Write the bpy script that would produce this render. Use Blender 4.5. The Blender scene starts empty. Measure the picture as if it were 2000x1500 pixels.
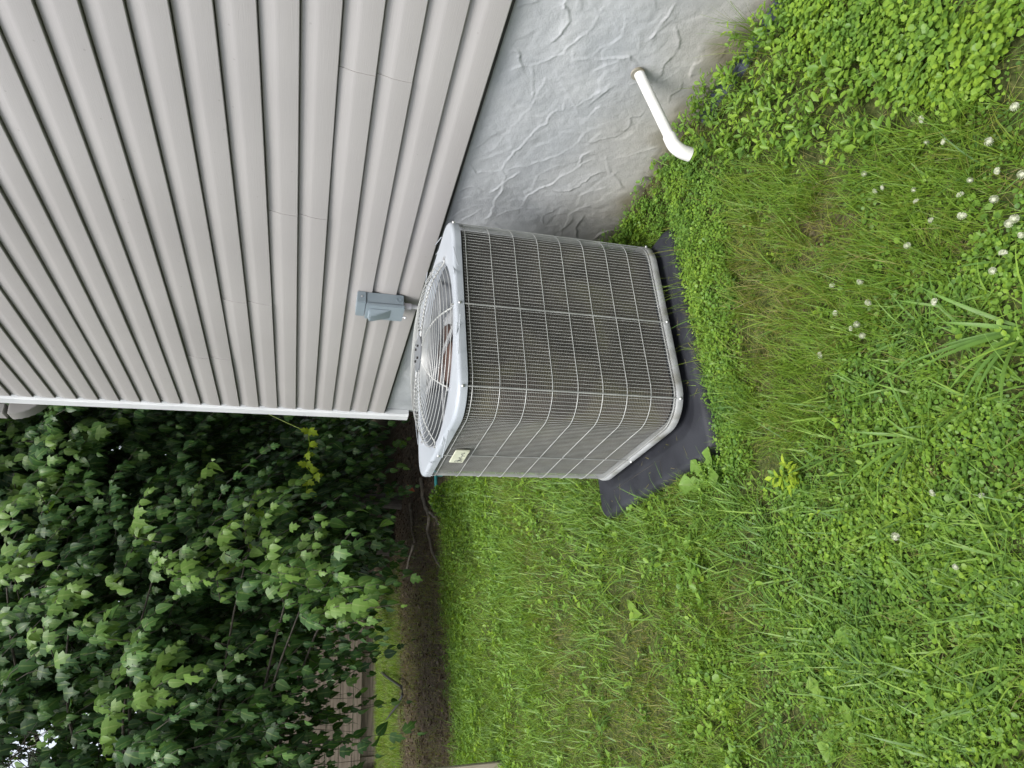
import bpy, bmesh, math, random
import numpy as np
from mathutils import Vector, Matrix

random.seed(7)
rng = np.random.default_rng(11)
scene = bpy.context.scene
COL = scene.collection

# ------------------------------------------------------------------ camera
F, YAW, PITCH, ROLL = 1314.3847, 0.4455, 0.2876, -0.0610
CAM = Vector((-1.786, 0.0, 1.2404))
r0 = Vector((math.cos(YAW), -math.sin(YAW), 0)); w0 = Vector((math.sin(YAW), math.cos(YAW), 0)); d0 = Vector((0, 0, -1))
fw = w0 * math.cos(PITCH) + d0 * math.sin(PITCH)
dn = d0 * math.cos(PITCH) - w0 * math.sin(PITCH)
rt = r0 * math.cos(ROLL) + dn * math.sin(ROLL)
dn = dn * math.cos(ROLL) - r0 * math.sin(ROLL)
cam_data = bpy.data.cameras.new('camera')
cam = bpy.data.objects.new('camera', cam_data); COL.objects.link(cam)
# the phone was held upright and the picture saved on its side: camera right = down in the place
m = Matrix((dn, rt, -fw)).transposed().to_4x4(); m.translation = CAM
cam.matrix_world = m
cam_data.sensor_fit = 'HORIZONTAL'; cam_data.sensor_width = 36.0
cam_data.lens = F / 2000 * 36.0
cam_data.clip_start = 0.05; cam_data.clip_end = 600
scene.camera = cam

# ------------------------------------------------------------------ world, sun, exposure
SUN_ELEV, SUN_AZ = math.radians(63), math.radians(240)
world = bpy.data.worlds.new('World'); scene.world = world; world.use_nodes = True
wn = world.node_tree; wn.nodes.clear()
sky = wn.nodes.new('ShaderNodeTexSky'); sky.sky_type = 'NISHITA'; sky.sun_disc = False
sky.sun_elevation = SUN_ELEV; sky.sun_rotation = SUN_AZ; sky.dust_density = 4.0; sky.air_density = 1.0; sky.ozone_density = 1.0
hs = wn.nodes.new('ShaderNodeHueSaturation'); hs.inputs['Saturation'].default_value = 0.38   # thin cloud greys the sky
bg = wn.nodes.new('ShaderNodeBackground'); bg.inputs['Strength'].default_value = 0.105
wo = wn.nodes.new('ShaderNodeOutputWorld')
wn.links.new(sky.outputs[0], hs.inputs['Color']); wn.links.new(hs.outputs[0], bg.inputs['Color']); wn.links.new(bg.outputs[0], wo.inputs[0])
sd = bpy.data.lights.new('sun', 'SUN'); sd.energy = 1.5; sd.angle = math.radians(28); sd.color = (1.0, 0.975, 0.935)
sun = bpy.data.objects.new('sun', sd); COL.objects.link(sun)
# direction towards the sun: behind the camera and to its left, high
sdir = Vector((math.cos(SUN_ELEV) * math.sin(SUN_AZ), math.cos(SUN_ELEV) * math.cos(SUN_AZ), math.sin(SUN_ELEV)))
sun.rotation_euler = sdir.to_track_quat('Z', 'Y').to_euler()
scene.view_settings.view_transform = 'Standard'; scene.view_settings.look = 'None'
scene.view_settings.gamma = 1.0; scene.view_settings.use_curve_mapping = False
scene.view_settings.exposure = 1.60

# ------------------------------------------------------------------ traced layout, metres in the place
ZONE = {}
ZONE['broad']=[[-0.0, 1.02], [-0.62, 0.55], [-0.84, 0.64], [-0.76, 0.73], [-0.63, 0.8], [-0.51, 0.9], [-0.3, 0.99], [-0.1, 1.05]]
ZONE['pointy']=[[-0.01, 1.36], [0.04, 1.21], [-0.06, 1.01], [-0.32, 0.92], [-0.56, 0.76], [-0.68, 0.83], [-0.6, 1.05], [-0.37, 1.25], [-0.21, 1.4], [-0.06, 1.51]]
ZONE['fine']=[[-0.3, 1.41], [-0.5, 1.17], [-0.66, 0.81], [-0.84, 0.64], [-1.07, 0.74], [-0.98, 0.95], [-1.12, 1.13], [-1.26, 1.33], [-1.25, 1.53], [-1.02, 1.69], [-0.64, 1.57]]
ZONE['dry']=[[-0.47, 1.46], [-0.66, 1.08], [-0.81, 1.03], [-0.89, 1.17], [-0.91, 1.35], [-1.07, 1.5], [-0.9, 1.64]]
ZONE['clover']=[[0.01, 2.21], [-0.04, 1.9], [-0.06, 1.59], [-0.25, 1.39], [-0.52, 1.51], [-0.9, 1.56], [-1.15, 1.61], [-1.26, 1.79], [-1.28, 1.98], [-0.82, 1.98], [-0.28, 1.78]]
ZONE['flower']=[[-0.57, 0.96], [-0.85, 0.64], [-1.11, 0.76], [-1.22, 0.92], [-1.11, 1.19], [-0.9, 1.26]]
ZONE['front']=[[-1.09, 1.26], [-0.99, 0.92], [-1.07, 0.74], [-1.59, 0.96], [-1.46, 1.57]]
ZONE['crab']=[[-0.54, 4.07], [-0.99, 2.75], [-1.15, 1.93], [-1.39, 1.54], [-1.54, 0.94], [-1.98, 1.12], [-2.0, 1.37], [-1.78, 1.69], [-1.48, 1.99], [-1.17, 3.0]]
ZONE['smallleaf']=[[-1.26, 1.49], [-1.45, 0.9], [-1.98, 1.12], [-2.04, 1.93], [-1.63, 1.82]]
ZONE['thin']=[[-1.28, 3.17], [-1.49, 2.24], [-1.77, 1.88], [-2.06, 2.21], [-2.18, 3.99], [-1.56, 3.64]]
FLOWERS= [[-0.711, 0.781], [-0.84, 0.621], [-0.764, 0.795], [-0.792, 0.763], [-0.867, 0.685], [-0.711, 0.956], [-0.769, 0.948], [-0.775, 0.928], [-0.839, 0.861], [-0.867, 0.866], [-0.911, 0.746], [-0.935, 0.692], [-0.97, 0.661], [-0.921, 0.778], [-0.98, 0.721], [-0.966, 0.789], [-0.931, 0.85], [-1.039, 0.705], [-1.041, 0.717], [-1.076, 0.706], [-0.942, 0.925], [-1.087, 0.748], [-0.906, 1.148], [-0.945, 1.07], [-1.003, 1.069], [-0.976, 1.166], [-1.037, 1.116], [-1.037, 1.136], [-1.07, 1.112], [-1.098, 0.91], [-1.107, 0.779], [-1.052, 1.251], [-1.502, 0.97], [-1.467, 1.075], [-1.62, 1.074], [-1.532, 1.196]]
RIDGES= [[[1.327, 0.602], [1.284, 0.583], [1.237, 0.569], [1.206, 0.586], [1.179, 0.621]], [[1.478, 0.727], [1.439, 0.696], [1.413, 0.656], [1.408, 0.622], [1.369, 0.587], [1.348, 0.553], [1.32, 0.546], [1.283, 0.525], [1.251, 0.497], [1.213, 0.492], [1.178, 0.495]], [[1.414, 0.632], [1.452, 0.613], [1.5, 0.598], [1.527, 0.588]], [[1.44, 0.531], [1.449, 0.572], [1.496, 0.584], [1.542, 0.584], [1.574, 0.587], [1.611, 0.607], [1.653, 0.614], [1.7, 0.633], [1.746, 0.644], [1.786, 0.663], [1.831, 0.699], [1.845, 0.719]], [[1.876, 0.597], [1.817, 0.593], [1.766, 0.573], [1.727, 0.558], [1.68, 0.546], [1.647, 0.53], [1.63, 0.509], [1.589, 0.51], [1.557, 0.495], [1.556, 0.473], [1.519, 0.483]], [[1.894, 0.592], [1.858, 0.56], [1.837, 0.509], [1.799, 0.465], [1.76, 0.415], [1.725, 0.385], [1.685, 0.366], [1.64, 0.363], [1.615, 0.331], [1.574, 0.301]], [[1.657, 0.363], [1.684, 0.345], [1.679, 0.319], [1.65, 0.289], [1.631, 0.247], [1.603, 0.218], [1.571, 0.212], [1.542, 0.232], [1.526, 0.199], [1.5, 0.191]], [[1.338, 0.454], [1.306, 0.444], [1.271, 0.41], [1.24, 0.4], [1.215, 0.397], [1.182, 0.415]], [[1.352, 0.513], [1.345, 0.47], [1.339, 0.429], [1.325, 0.398], [1.319, 0.358], [1.304, 0.339], [1.331, 0.308]], [[1.322, 0.527], [1.352, 0.513]], [[1.395, 0.43], [1.366, 0.411], [1.341, 0.379], [1.325, 0.367]], [[1.538, 0.43], [1.494, 0.409], [1.457, 0.379], [1.417, 0.351]], [[1.518, 0.392], [1.484, 0.38], [1.444, 0.358]], [[1.571, 0.377], [1.532, 0.366], [1.512, 0.348]], [[1.252, 0.315], [1.21, 0.3], [1.153, 0.294], [1.122, 0.287]], [[1.244, 0.307], [1.195, 0.29], [1.156, 0.268], [1.159, 0.242], [1.171, 0.229]], [[1.174, 0.252], [1.215, 0.211], [1.252, 0.203], [1.286, 0.203]], [[1.278, 0.327], [1.234, 0.349], [1.224, 0.36]], [[1.358, 0.207], [1.31, 0.216], [1.281, 0.212]], [[1.378, 0.232], [1.359, 0.183], [1.333, 0.164], [1.303, 0.155], [1.294, 0.12], [1.269, 0.102], [1.245, 0.114], [1.213, 0.149]], [[1.335, 0.11], [1.301, 0.117]], [[1.453, 0.126], [1.415, 0.132], [1.388, 0.113], [1.359, 0.119]], [[2.071, 0.47], [2.001, 0.457], [1.952, 0.428], [1.911, 0.382], [1.871, 0.367], [1.828, 0.331], [1.785, 0.312], [1.76, 0.285]], [[1.948, 0.459], [1.886, 0.457], [1.838, 0.423], [1.811, 0.389]], [[1.962, 0.372], [1.943, 0.31], [1.909, 0.277], [1.863, 0.257], [1.828, 0.234], [1.812, 0.207]], [[2.018, 0.242], [1.953, 0.252], [1.922, 0.21], [1.889, 0.158]], [[1.788, 0.325], [1.749, 0.326], [1.722, 0.308]], [[1.718, 0.248], [1.827, 0.182]], [[1.789, 0.195], [1.877, 0.097]], [[2.168, 0.241], [2.083, 0.249], [2.038, 0.226], [2.0, 0.185]], [[2.163, 0.341], [2.105, 0.353], [2.075, 0.324]], [[2.222, 0.602], [2.173, 0.568], [2.109, 0.516], [2.081, 0.463], [2.067, 0.397]], [[2.228, 0.091], [2.17, 0.064], [2.135, 0.019]], [[2.063, 0.751], [2.015, 0.725], [1.991, 0.688], [2.016, 0.653]], [[2.018, 0.616], [1.974, 0.584], [1.929, 0.567], [1.894, 0.542]], [[1.741, 0.198], [1.7, 0.143], [1.642, 0.068]], [[1.242, 0.046], [1.185, 0.057]], [[1.456, 0.033], [1.374, 0.019], [1.321, 0.017]], [[1.868, 0.738], [1.916, 0.692], [1.901, 0.646], [1.886, 0.601], [1.912, 0.58]], [[1.452, 0.521], [1.494, 0.474], [1.56, 0.422]], [[1.358, 0.708], [1.414, 0.662]], [[1.411, 0.295], [1.39, 0.266]], [[1.246, 0.755], [1.212, 0.708], [1.194, 0.682]]]


E_ = 0.1143          # siding course
Z0 = 0.7639          # bottom of the siding
YC = 4.2825          # end of the siding at the far corner

def gz(x):
    x = np.minimum(x, 0)
    return -0.085 * (1 - np.exp(x / 0.7))

# ------------------------------------------------------------------ noise and helpers
def hash2(ix, iy, s):
    h = (ix.astype(np.int64) * 374761393 + iy.astype(np.int64) * 668265263 + s * 974634777) & 0x7fffffff
    h = ((h ^ (h >> 13)) * 1274126177) & 0x7fffffff
    return ((h ^ (h >> 16)) & 0xffff) / 65535.0

def vnoise(x, y, f, s=0):
    x = np.asarray(x) * f; y = np.asarray(y) * f
    ix = np.floor(x); iy = np.floor(y); fx = x - ix; fy = y - iy
    fx = fx * fx * (3 - 2 * fx); fy = fy * fy * (3 - 2 * fy)
    a = hash2(ix, iy, s); b = hash2(ix + 1, iy, s); c = hash2(ix, iy + 1, s); d = hash2(ix + 1, iy + 1, s)
    return (a * (1 - fx) + b * fx) * (1 - fy) + (c * (1 - fx) + d * fx) * fy

def fbm(x, y, f, s=0, o=4):
    t = 0; a = 0.5; n = 0
    for i in range(o):
        t = t + a * vnoise(x, y, f * 2 ** i, s + i); n += a; a *= 0.5
    return t / n

def inpoly(x, y, poly):
    x = np.asarray(x); y = np.asarray(y); r = np.zeros(x.shape, bool); n = len(poly)
    for i in range(n):
        x1, y1 = poly[i]; x2, y2 = poly[(i + 1) % n]
        c = ((y1 > y) != (y2 > y)) & (x < (x2 - x1) * (y - y1) / ((y2 - y1) if y2 != y1 else 1e-9) + x1)
        r ^= c
    return r

def zone(name, x, y, jit=0.05):
    jx = (vnoise(x, y, 9, 31) - .5) * 2 * jit + (vnoise(x, y, 40, 32) - .5) * jit
    jy = (vnoise(x, y, 9, 33) - .5) * 2 * jit + (vnoise(x, y, 40, 34) - .5) * jit
    return inpoly(x + jx, y + jy, ZONE[name])

def link(o, parent=None):
    COL.objects.link(o)
    if parent is not None: o.parent = parent
    return o

def tag(o, label=None, cat=None, group=None, kind=None):
    if label: o['label'] = label
    if cat: o['category'] = cat
    if group: o['group'] = group
    if kind: o['kind'] = kind
    return o

def empty(name, loc=(0, 0, 0), rz=0.0):
    o = bpy.data.objects.new(name, None); o.empty_display_size = 0.1
    o.location = loc; o.rotation_euler = (0, 0, rz)
    return link(o)

def mesh_arr(name, V, loops, starts, totals, mat, parent=None, smooth=False, attrs=None):
    me = bpy.data.meshes.new(name)
    V = np.ascontiguousarray(V, dtype=np.float32)
    me.vertices.add(len(V)); me.vertices.foreach_set('co', V.ravel())
    me.loops.add(len(loops)); me.loops.foreach_set('vertex_index', np.ascontiguousarray(loops, dtype=np.int32))
    me.polygons.add(len(starts)); me.polygons.foreach_set('loop_start', np.ascontiguousarray(starts, dtype=np.int32))
    try: me.polygons.foreach_set('loop_total', np.ascontiguousarray(totals, dtype=np.int32))
    except Exception: pass
    if attrs:
        for k, a in attrs.items():
            at = me.attributes.new(k, 'FLOAT', 'POINT'); at.data.foreach_set('value', np.ascontiguousarray(a, dtype=np.float32))
    me.update(calc_edges=True); me.validate()
    if smooth: me.polygons.foreach_set('use_smooth', np.ones(len(me.polygons), dtype=bool))
    if mat: me.materials.append(mat)
    o = bpy.data.objects.new(name, me)
    return link(o, parent)

class MB:
    def __init__(s): s.v = []; s.f = []
    def add(s, V, Fs):
        b = len(s.v); s.v += [tuple(p) for p in V]; s.f += [tuple(i + b for i in q) for q in Fs]
    def box(s, x0, x1, y0, y1, z0, z1, M=None):
        V = [Vector((x, y, z)) for z in (z0, z1) for y in (y0, y1) for x in (x0, x1)]
        if M is not None: V = [M @ p for p in V]
        s.add(V, [(0, 2, 3, 1), (4, 5, 7, 6), (0, 1, 5, 4), (2, 6, 7, 3), (0, 4, 6, 2), (1, 3, 7, 5)])
    def tube(s, pts, r, n=6, caps=True, closed=False):
        pts = [Vector(p) for p in pts]; N = len(pts)
        rr = r if isinstance(r, (list, tuple)) else [r] * N
        rings = []; prev = None
        for i, p in enumerate(pts):
            if closed: t = pts[(i + 1) % N] - pts[i - 1]
            else: t = pts[min(i + 1, N - 1)] - pts[max(i - 1, 0)]
            t.normalize()
            if prev is None:
                a = Vector((0, 0, 1)) if abs(t.z) < .9 else Vector((1, 0, 0))
                u = t.cross(a).normalized()
            else:
                u = (prev - t * prev.dot(t)).normalized()
            prev = u; v = t.cross(u)
            rings.append([p + (u * math.cos(2 * math.pi * k / n) + v * math.sin(2 * math.pi * k / n)) * rr[i] for k in range(n)])
        V = [q for R_ in rings for q in R_]; Fs = []
        for i in range(N if closed else N - 1):
            j = (i + 1) % N
            for k in range(n):
                Fs.append((i * n + k, i * n + (k + 1) % n, j * n + (k + 1) % n, j * n + k))
        if caps and not closed:
            Fs.append(tuple(range(n))[::-1]); Fs.append(tuple((N - 1) * n + k for k in range(n)))
        s.add(V, Fs)
    def loft(s, loops, closed=True, cap0=False, cap1=False):
        n = len(loops[0]); V = [p for L in loops for p in L]; Fs = []
        for i in range(len(loops) - 1):
            for k in range(n if closed else n - 1):
                Fs.append((i * n + k, i * n + (k + 1) % n, (i + 1) * n + (k + 1) % n, (i + 1) * n + k))
        if cap0: Fs.append(tuple(range(n))[::-1])
        if cap1: Fs.append(tuple((len(loops) - 1) * n + k for k in range(n)))
        s.add(V, Fs)
    def build(s, name, mat, parent=None, smooth=False, bevel=0.0, seg=2, angle=40):
        me = bpy.data.meshes.new(name); me.from_pydata(s.v, [], s.f)
        bm = bmesh.new(); bm.from_mesh(me)
        bmesh.ops.recalc_face_normals(bm, faces=bm.faces)
        if bevel > 0:
            ed = [e for e in bm.edges if len(e.link_faces) == 2 and e.calc_face_angle(0) > math.radians(30)]
            bmesh.ops.bevel(bm, geom=ed, offset=bevel, segments=seg, affect='EDGES', clamp_overlap=True)
        for fc in bm.faces: fc.smooth = smooth or bevel > 0
        lim = math.radians(angle)
        if smooth or bevel > 0:
            for e in bm.edges:
                if len(e.link_faces) == 2 and e.calc_face_angle(0) > lim: e.smooth = False
        bm.to_mesh(me); bm.free()
        if mat: me.materials.append(mat)
        o = bpy.data.objects.new(name, me)
        return link(o, parent)

# ------------------------------------------------------------------ materials
def newmat(name):
    m = bpy.data.materials.new(name); m.use_nodes = True
    nt = m.node_tree; b = nt.nodes['Principled BSDF']
    return m, nt, b

def N(nt, t, **kw):
    n = nt.nodes.new(t)
    for k, v in kw.items():
        if k.startswith('i_'):
            key = k[2:]
            n.inputs[int(key) if key.isdigit() else key.replace('_', ' ')].default_value = v
        else: setattr(n, k, v)
    return n

def ramp(nt, stops):
    n = nt.nodes.new('ShaderNodeValToRGB'); e = n.color_ramp.elements
    while len(e) < len(stops): e.new(0.5)
    for i, (p, c) in enumerate(stops):
        e[i].position = p; e[i].color = (*c, 1) if len(c) == 3 else c
    return n

def noise_mat(name, c1, c2, scale=8, rough=0.6, bump=0.0, bscale=60, metal=0.0, stretch=(1, 1, 1), spec=0.5, detail=6, contrast=(0.35, 0.65), bdist=0.004):
    m, nt, b = newmat(name); L = nt.links.new
    tc = N(nt, 'ShaderNodeTexCoord'); mp = N(nt, 'ShaderNodeMapping'); mp.inputs['Scale'].default_value = stretch
    L(tc.outputs['Object'], mp.inputs[0])
    n = N(nt, 'ShaderNodeTexNoise'); n.inputs['Scale'].default_value = scale; n.inputs['Detail'].default_value = detail
    L(mp.outputs[0], n.inputs['Vector'])
    r = ramp(nt, [(contrast[0], c1), (contrast[1], c2)]); L(n.outputs['Fac'], r.inputs[0])
    L(r.outputs[0], b.inputs['Base Color'])
    b.inputs['Roughness'].default_value = rough; b.inputs['Metallic'].default_value = metal
    b.inputs['Specular IOR Level'].default_value = spec
    if bump > 0:
        n2 = N(nt, 'ShaderNodeTexNoise'); n2.inputs['Scale'].default_value = bscale; n2.inputs['Detail'].default_value = 5
        L(mp.outputs[0], n2.inputs['Vector'])
        bp = N(nt, 'ShaderNodeBump'); bp.inputs['Strength'].default_value = bump; bp.inputs['Distance'].default_value = bdist
        L(n2.outputs['Fac'], bp.inputs['Height']); L(bp.outputs[0], b.inputs['Normal'])
    return m

def leaf_mat(name, stops, trans=0.35, gloss=0.25, rough=0.45, tcol=None, objvar=False):
    """leaf colour runs along the per-leaf attribute 'var' (0..1); thin, so some light comes through"""
    m = bpy.data.materials.new(name); m.use_nodes = True; nt = m.node_tree; nt.nodes.clear(); L = nt.links.new
    at = N(nt, 'ShaderNodeAttribute', attribute_name='var')
    src = at.outputs['Fac']
    if objvar:
        oi = N(nt, 'ShaderNodeObjectInfo'); src = oi.outputs['Color']
    r = ramp(nt, stops); L(src, r.inputs[0])
    tc = N(nt, 'ShaderNodeTexCoord'); n = N(nt, 'ShaderNodeTexNoise'); n.inputs['Scale'].default_value = 35; L(tc.outputs['Object'], n.inputs['Vector'])
    mx = N(nt, 'ShaderNodeMix', data_type='RGBA', blend_type='MULTIPLY'); mx.inputs[0].default_value = 0.5
    r2 = ramp(nt, [(0.3, (0.6, 0.6, 0.6)), (0.7, (1, 1, 1))]); L(n.outputs['Fac'], r2.inputs[0])
    am = N(nt, 'ShaderNodeAttribute', attribute_name='mid'); rm = ramp(nt, [(.84, (0, 0, 0)), (.97, (.55, .55, .55))]); L(am.outputs['Fac'], rm.inputs[0])
    xm = N(nt, 'ShaderNodeMix', data_type='RGBA'); xm.inputs[7].default_value = (.20, .28, .09, 1)
    L(rm.outputs[0], xm.inputs[0]); L(r.outputs[0], xm.inputs[6])
    L(xm.outputs[2], mx.inputs[6]); L(r2.outputs[0], mx.inputs[7])
    d = N(nt, 'ShaderNodeBsdfPrincipled'); d.inputs['Roughness'].default_value = rough; d.inputs['Specular IOR Level'].default_value = gloss
    L(mx.outputs[2], d.inputs['Base Color'])
    t = N(nt, 'ShaderNodeBsdfTranslucent')
    g = N(nt, 'ShaderNodeMix', data_type='RGBA', blend_type='MULTIPLY'); g.inputs[0].default_value = 1
    g.inputs[7].default_value = (*(tcol or (1.25, 1.2, 0.45)), 1); L(mx.outputs[2], g.inputs[6]); L(g.outputs[2], t.inputs['Color'])
    ms = N(nt, 'ShaderNodeMixShader'); ms.inputs[0].default_value = trans
    o = N(nt, 'ShaderNodeOutputMaterial')
    L(d.outputs[0], ms.inputs[1]); L(t.outputs[0], ms.inputs[2]); L(ms.outputs[0], o.inputs[0])
    return m

M_ = {}
def siding_material():
    m, nt, b = newmat('vinyl_siding'); L = nt.links.new
    tc = N(nt, 'ShaderNodeTexCoord'); mp = N(nt, 'ShaderNodeMapping'); mp.inputs['Scale'].default_value = (1, 3.2, 170)
    L(tc.outputs['Object'], mp.inputs[0])
    n = N(nt, 'ShaderNodeTexNoise'); n.inputs['Scale'].default_value = 3.2; n.inputs['Detail'].default_value = 3; n.inputs['Distortion'].default_value = 0.5
    L(mp.outputs[0], n.inputs['Vector'])
    bp = N(nt, 'ShaderNodeBump'); bp.inputs['Strength'].default_value = 0.40; bp.inputs['Distance'].default_value = 0.0012
    L(n.outputs['Fac'], bp.inputs['Height']); L(bp.outputs[0], b.inputs['Normal'])
    n2 = N(nt, 'ShaderNodeTexNoise'); n2.inputs['Scale'].default_value = 1.1; n2.inputs['Detail'].default_value = 5; L(tc.outputs['Object'], n2.inputs['Vector'])
    oi = N(nt, 'ShaderNodeObjectInfo')
    r = ramp(nt, [(0.35, (0.252, 0.243, 0.240)), (0.7, (0.280, 0.271, 0.267))]); L(n2.outputs['Fac'], r.inputs[0])
    hv = N(nt, 'ShaderNodeHueSaturation'); L(r.outputs[0], hv.inputs['Color'])
    mr = N(nt, 'ShaderNodeMapRange'); mr.inputs['To Min'].default_value = 0.96; mr.inputs['To Max'].default_value = 1.04
    L(oi.outputs['Random'], mr.inputs['Value']); L(mr.outputs[0], hv.inputs['Value'])
    # rare dirt specks
    v = N(nt, 'ShaderNodeTexVoronoi'); v.inputs['Scale'].default_value = 14; L(tc.outputs['Object'], v.inputs['Vector'])
    rs = ramp(nt, [(0.0, (0.35, 0.33, 0.30)), (0.035, (0.35, 0.33, 0.30)), (0.06, (1, 1, 1))]); L(v.outputs['Distance'], rs.inputs[0])
    mm = N(nt, 'ShaderNodeMix', data_type='RGBA', blend_type='MULTIPLY'); mm.inputs[0].default_value = 0.28
    L(hv.outputs[0], mm.inputs[6]); L(rs.outputs[0], mm.inputs[7])
    L(mm.outputs[2], b.inputs['Base Color']); b.inputs['Roughness'].default_value = 0.30; b.inputs['Specular IOR Level'].default_value = 0.5
    return m
M_['siding'] = siding_material()
M_['white'] = noise_mat('white_vinyl', (0.46, 0.475, 0.495), (0.52, 0.535, 0.555), 5, 0.4)
M_['pvc'] = noise_mat('white_pvc', (0.46, 0.46, 0.44), (0.56, 0.56, 0.545), 14, 0.35, bump=0.05, bscale=30)

def stucco_material():
    m, nt, b = newmat('parged_concrete'); L = nt.links.new
    tc = N(nt, 'ShaderNodeTexCoord'); sx = N(nt, 'ShaderNodeSeparateXYZ'); L(tc.outputs['Object'], sx.inputs[0])
    n = N(nt, 'ShaderNodeTexNoise'); n.inputs['Scale'].default_value = 2.6; n.inputs['Detail'].default_value = 6; n.inputs['Distortion'].default_value = 0.8
    L(tc.outputs['Object'], n.inputs['Vector'])
    r = ramp(nt, [(0.25, (0.225, 0.240, 0.258)), (0.45, (0.285, 0.300, 0.318)), (0.62, (0.315, 0.328, 0.344)), (0.75, (0.37, 0.382, 0.396))]); L(n.outputs['Fac'], r.inputs[0])
    # earth stain rising from the ground
    n3 = N(nt, 'ShaderNodeTexNoise'); n3.inputs['Scale'].default_value = 4.0; n3.inputs['Detail'].default_value = 5; L(tc.outputs['Object'], n3.inputs['Vector'])
    ad = N(nt, 'ShaderNodeMath', operation='MULTIPLY_ADD'); ad.inputs[1].default_value = -0.34; L(n3.outputs['Fac'], ad.inputs[0]); L(sx.outputs['Z'], ad.inputs[2])
    mr = N(nt, 'ShaderNodeMapRange'); mr.inputs['From Min'].default_value = 0.25; mr.inputs['From Max'].default_value = -0.22; L(ad.outputs[0], mr.inputs['Value'])
    mx = N(nt, 'ShaderNodeMix', data_type='RGBA'); mx.inputs[7].default_value = (0.285, 0.27, 0.238, 1)
    L(mr.outputs[0], mx.inputs[0]); L(r.outputs[0], mx.inputs[6])
    mr2 = N(nt, 'ShaderNodeMapRange'); mr2.inputs['From Min'].default_value = -0.07; mr2.inputs['From Max'].default_value = -0.17; mr2.inputs['To Max'].default_value = 0.85; L(ad.outputs[0], mr2.inputs['Value'])
    mx2 = N(nt, 'ShaderNodeMix', data_type='RGBA'); mx2.inputs[7].default_value = (0.125, 0.112, 0.068, 1)
    L(mr2.outputs[0], mx2.inputs[0]); L(mx.outputs[2], mx2.inputs[6])
    L(mx2.outputs[2], b.inputs['Base Color']); b.inputs['Roughness'].default_value = 0.62; b.inputs['Specular IOR Level'].default_value = 0.45
    n2 = N(nt, 'ShaderNodeTexNoise'); n2.inputs['Scale'].default_value = 110; n2.inputs['Detail'].default_value = 8; n2.inputs['Roughness'].default_value = 0.7; L(tc.outputs['Object'], n2.inputs['Vector'])
    bp = N(nt, 'ShaderNodeBump'); bp.inputs['Strength'].default_value = 0.75; bp.inputs['Distance'].default_value = 0.0025
    L(n2.outputs['Fac'], bp.inputs['Height']); L(bp.outputs[0], b.inputs['Normal'])
    return m
M_['stucco'] = stucco_material()
M_['acpaint'] = noise_mat('grey_enamel', (0.27, 0.295, 0.325), (0.30, 0.325, 0.355), 6, 0.35, bump=0.03, bscale=300)
M_['wire'] = noise_mat('grey_wire', (0.235, 0.245, 0.238), (0.31, 0.32, 0.312), 20, 0.35)
M_['pan'] = noise_mat('grey_pan_dirty', (0.13, 0.13, 0.115), (0.25, 0.26, 0.265), 12, 0.5, contrast=(0.3, 0.55))
M_['screw'] = noise_mat('zinc_screw', (0.55, 0.55, 0.55), (0.7, 0.7, 0.7), 40, 0.3, metal=0.9)
M_['dark'] = noise_mat('dark_inside', (0.012, 0.012, 0.012), (0.03, 0.028, 0.025), 10, 0.7)
M_['motor'] = noise_mat('brown_motor', (0.035, 0.018, 0.013), (0.06, 0.032, 0.024), 9, 0.5)
M_['blade'] = noise_mat('aluminium_blade', (0.22, 0.23, 0.24), (0.33, 0.34, 0.35), 9, 0.45, metal=0.3)
M_['shroud'] = noise_mat('inner_steel', (0.10, 0.11, 0.12), (0.15, 0.16, 0.17), 7, 0.5)
M_['disc'] = noise_mat('bluegrey_enamel', (0.165, 0.202, 0.228), (0.19, 0.228, 0.255), 9, 0.4, bump=0.03, bscale=200)
M_['conduit'] = noise_mat('grey_conduit', (0.30, 0.30, 0.31), (0.38, 0.38, 0.39), 30, 0.5)
M_['fitting'] = noise_mat('pale_fitting', (0.46, 0.44, 0.47), (0.54, 0.52, 0.55), 30, 0.5)

def coil_material():
    m, nt, b = newmat('coil_fins'); L = nt.links.new
    tc = N(nt, 'ShaderNodeTexCoord')
    sx = N(nt, 'ShaderNodeSeparateXYZ'); L(tc.outputs['Object'], sx.inputs[0])
    mu = N(nt, 'ShaderNodeMath', operation='MULTIPLY'); mu.inputs[1].default_value = 2 * math.pi / 0.0062; L(sx.outputs['Z'], mu.inputs[0])
    si = N(nt, 'ShaderNodeMath', operation='SINE'); L(mu.outputs[0], si.inputs[0])
    mr = N(nt, 'ShaderNodeMapRange'); mr.inputs['From Min'].default_value = -1; L(si.outputs[0], mr.inputs['Value'])
    n = N(nt, 'ShaderNodeTexNoise'); n.inputs['Scale'].default_value = 5; n.inputs['Detail'].default_value = 7; n.inputs['Distortion'].default_value = 1
    L(tc.outputs['Object'], n.inputs['Vector'])
    r = ramp(nt, [(0.3, (0.038, 0.035, 0.033)), (0.52, (0.072, 0.065, 0.058)), (0.75, (0.096, 0.092, 0.064))]); L(n.outputs['Fac'], r.inputs[0])
    mx = N(nt, 'ShaderNodeMix', data_type='RGBA', blend_type='MULTIPLY'); mx.inputs[0].default_value = 1
    r2 = ramp(nt, [(0.0, (0.35, 0.35, 0.36)), (1.0, (1.45, 1.4, 1.35))]); L(mr.outputs[0], r2.inputs[0])
    L(r.outputs[0], mx.inputs[6]); L(r2.outputs[0], mx.inputs[7])
    L(mx.outputs[2], b.inputs['Base Color']); b.inputs['Roughness'].default_value = 0.6; b.inputs['Metallic'].default_value = 0.0
    bp = N(nt, 'ShaderNodeBump'); bp.inputs['Strength'].default_value = 0.4; bp.inputs['Distance'].default_value = 0.002
    L(mr.outputs[0], bp.inputs['Height']); L(bp.outputs[0], b.inputs['Normal'])
    return m
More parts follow.
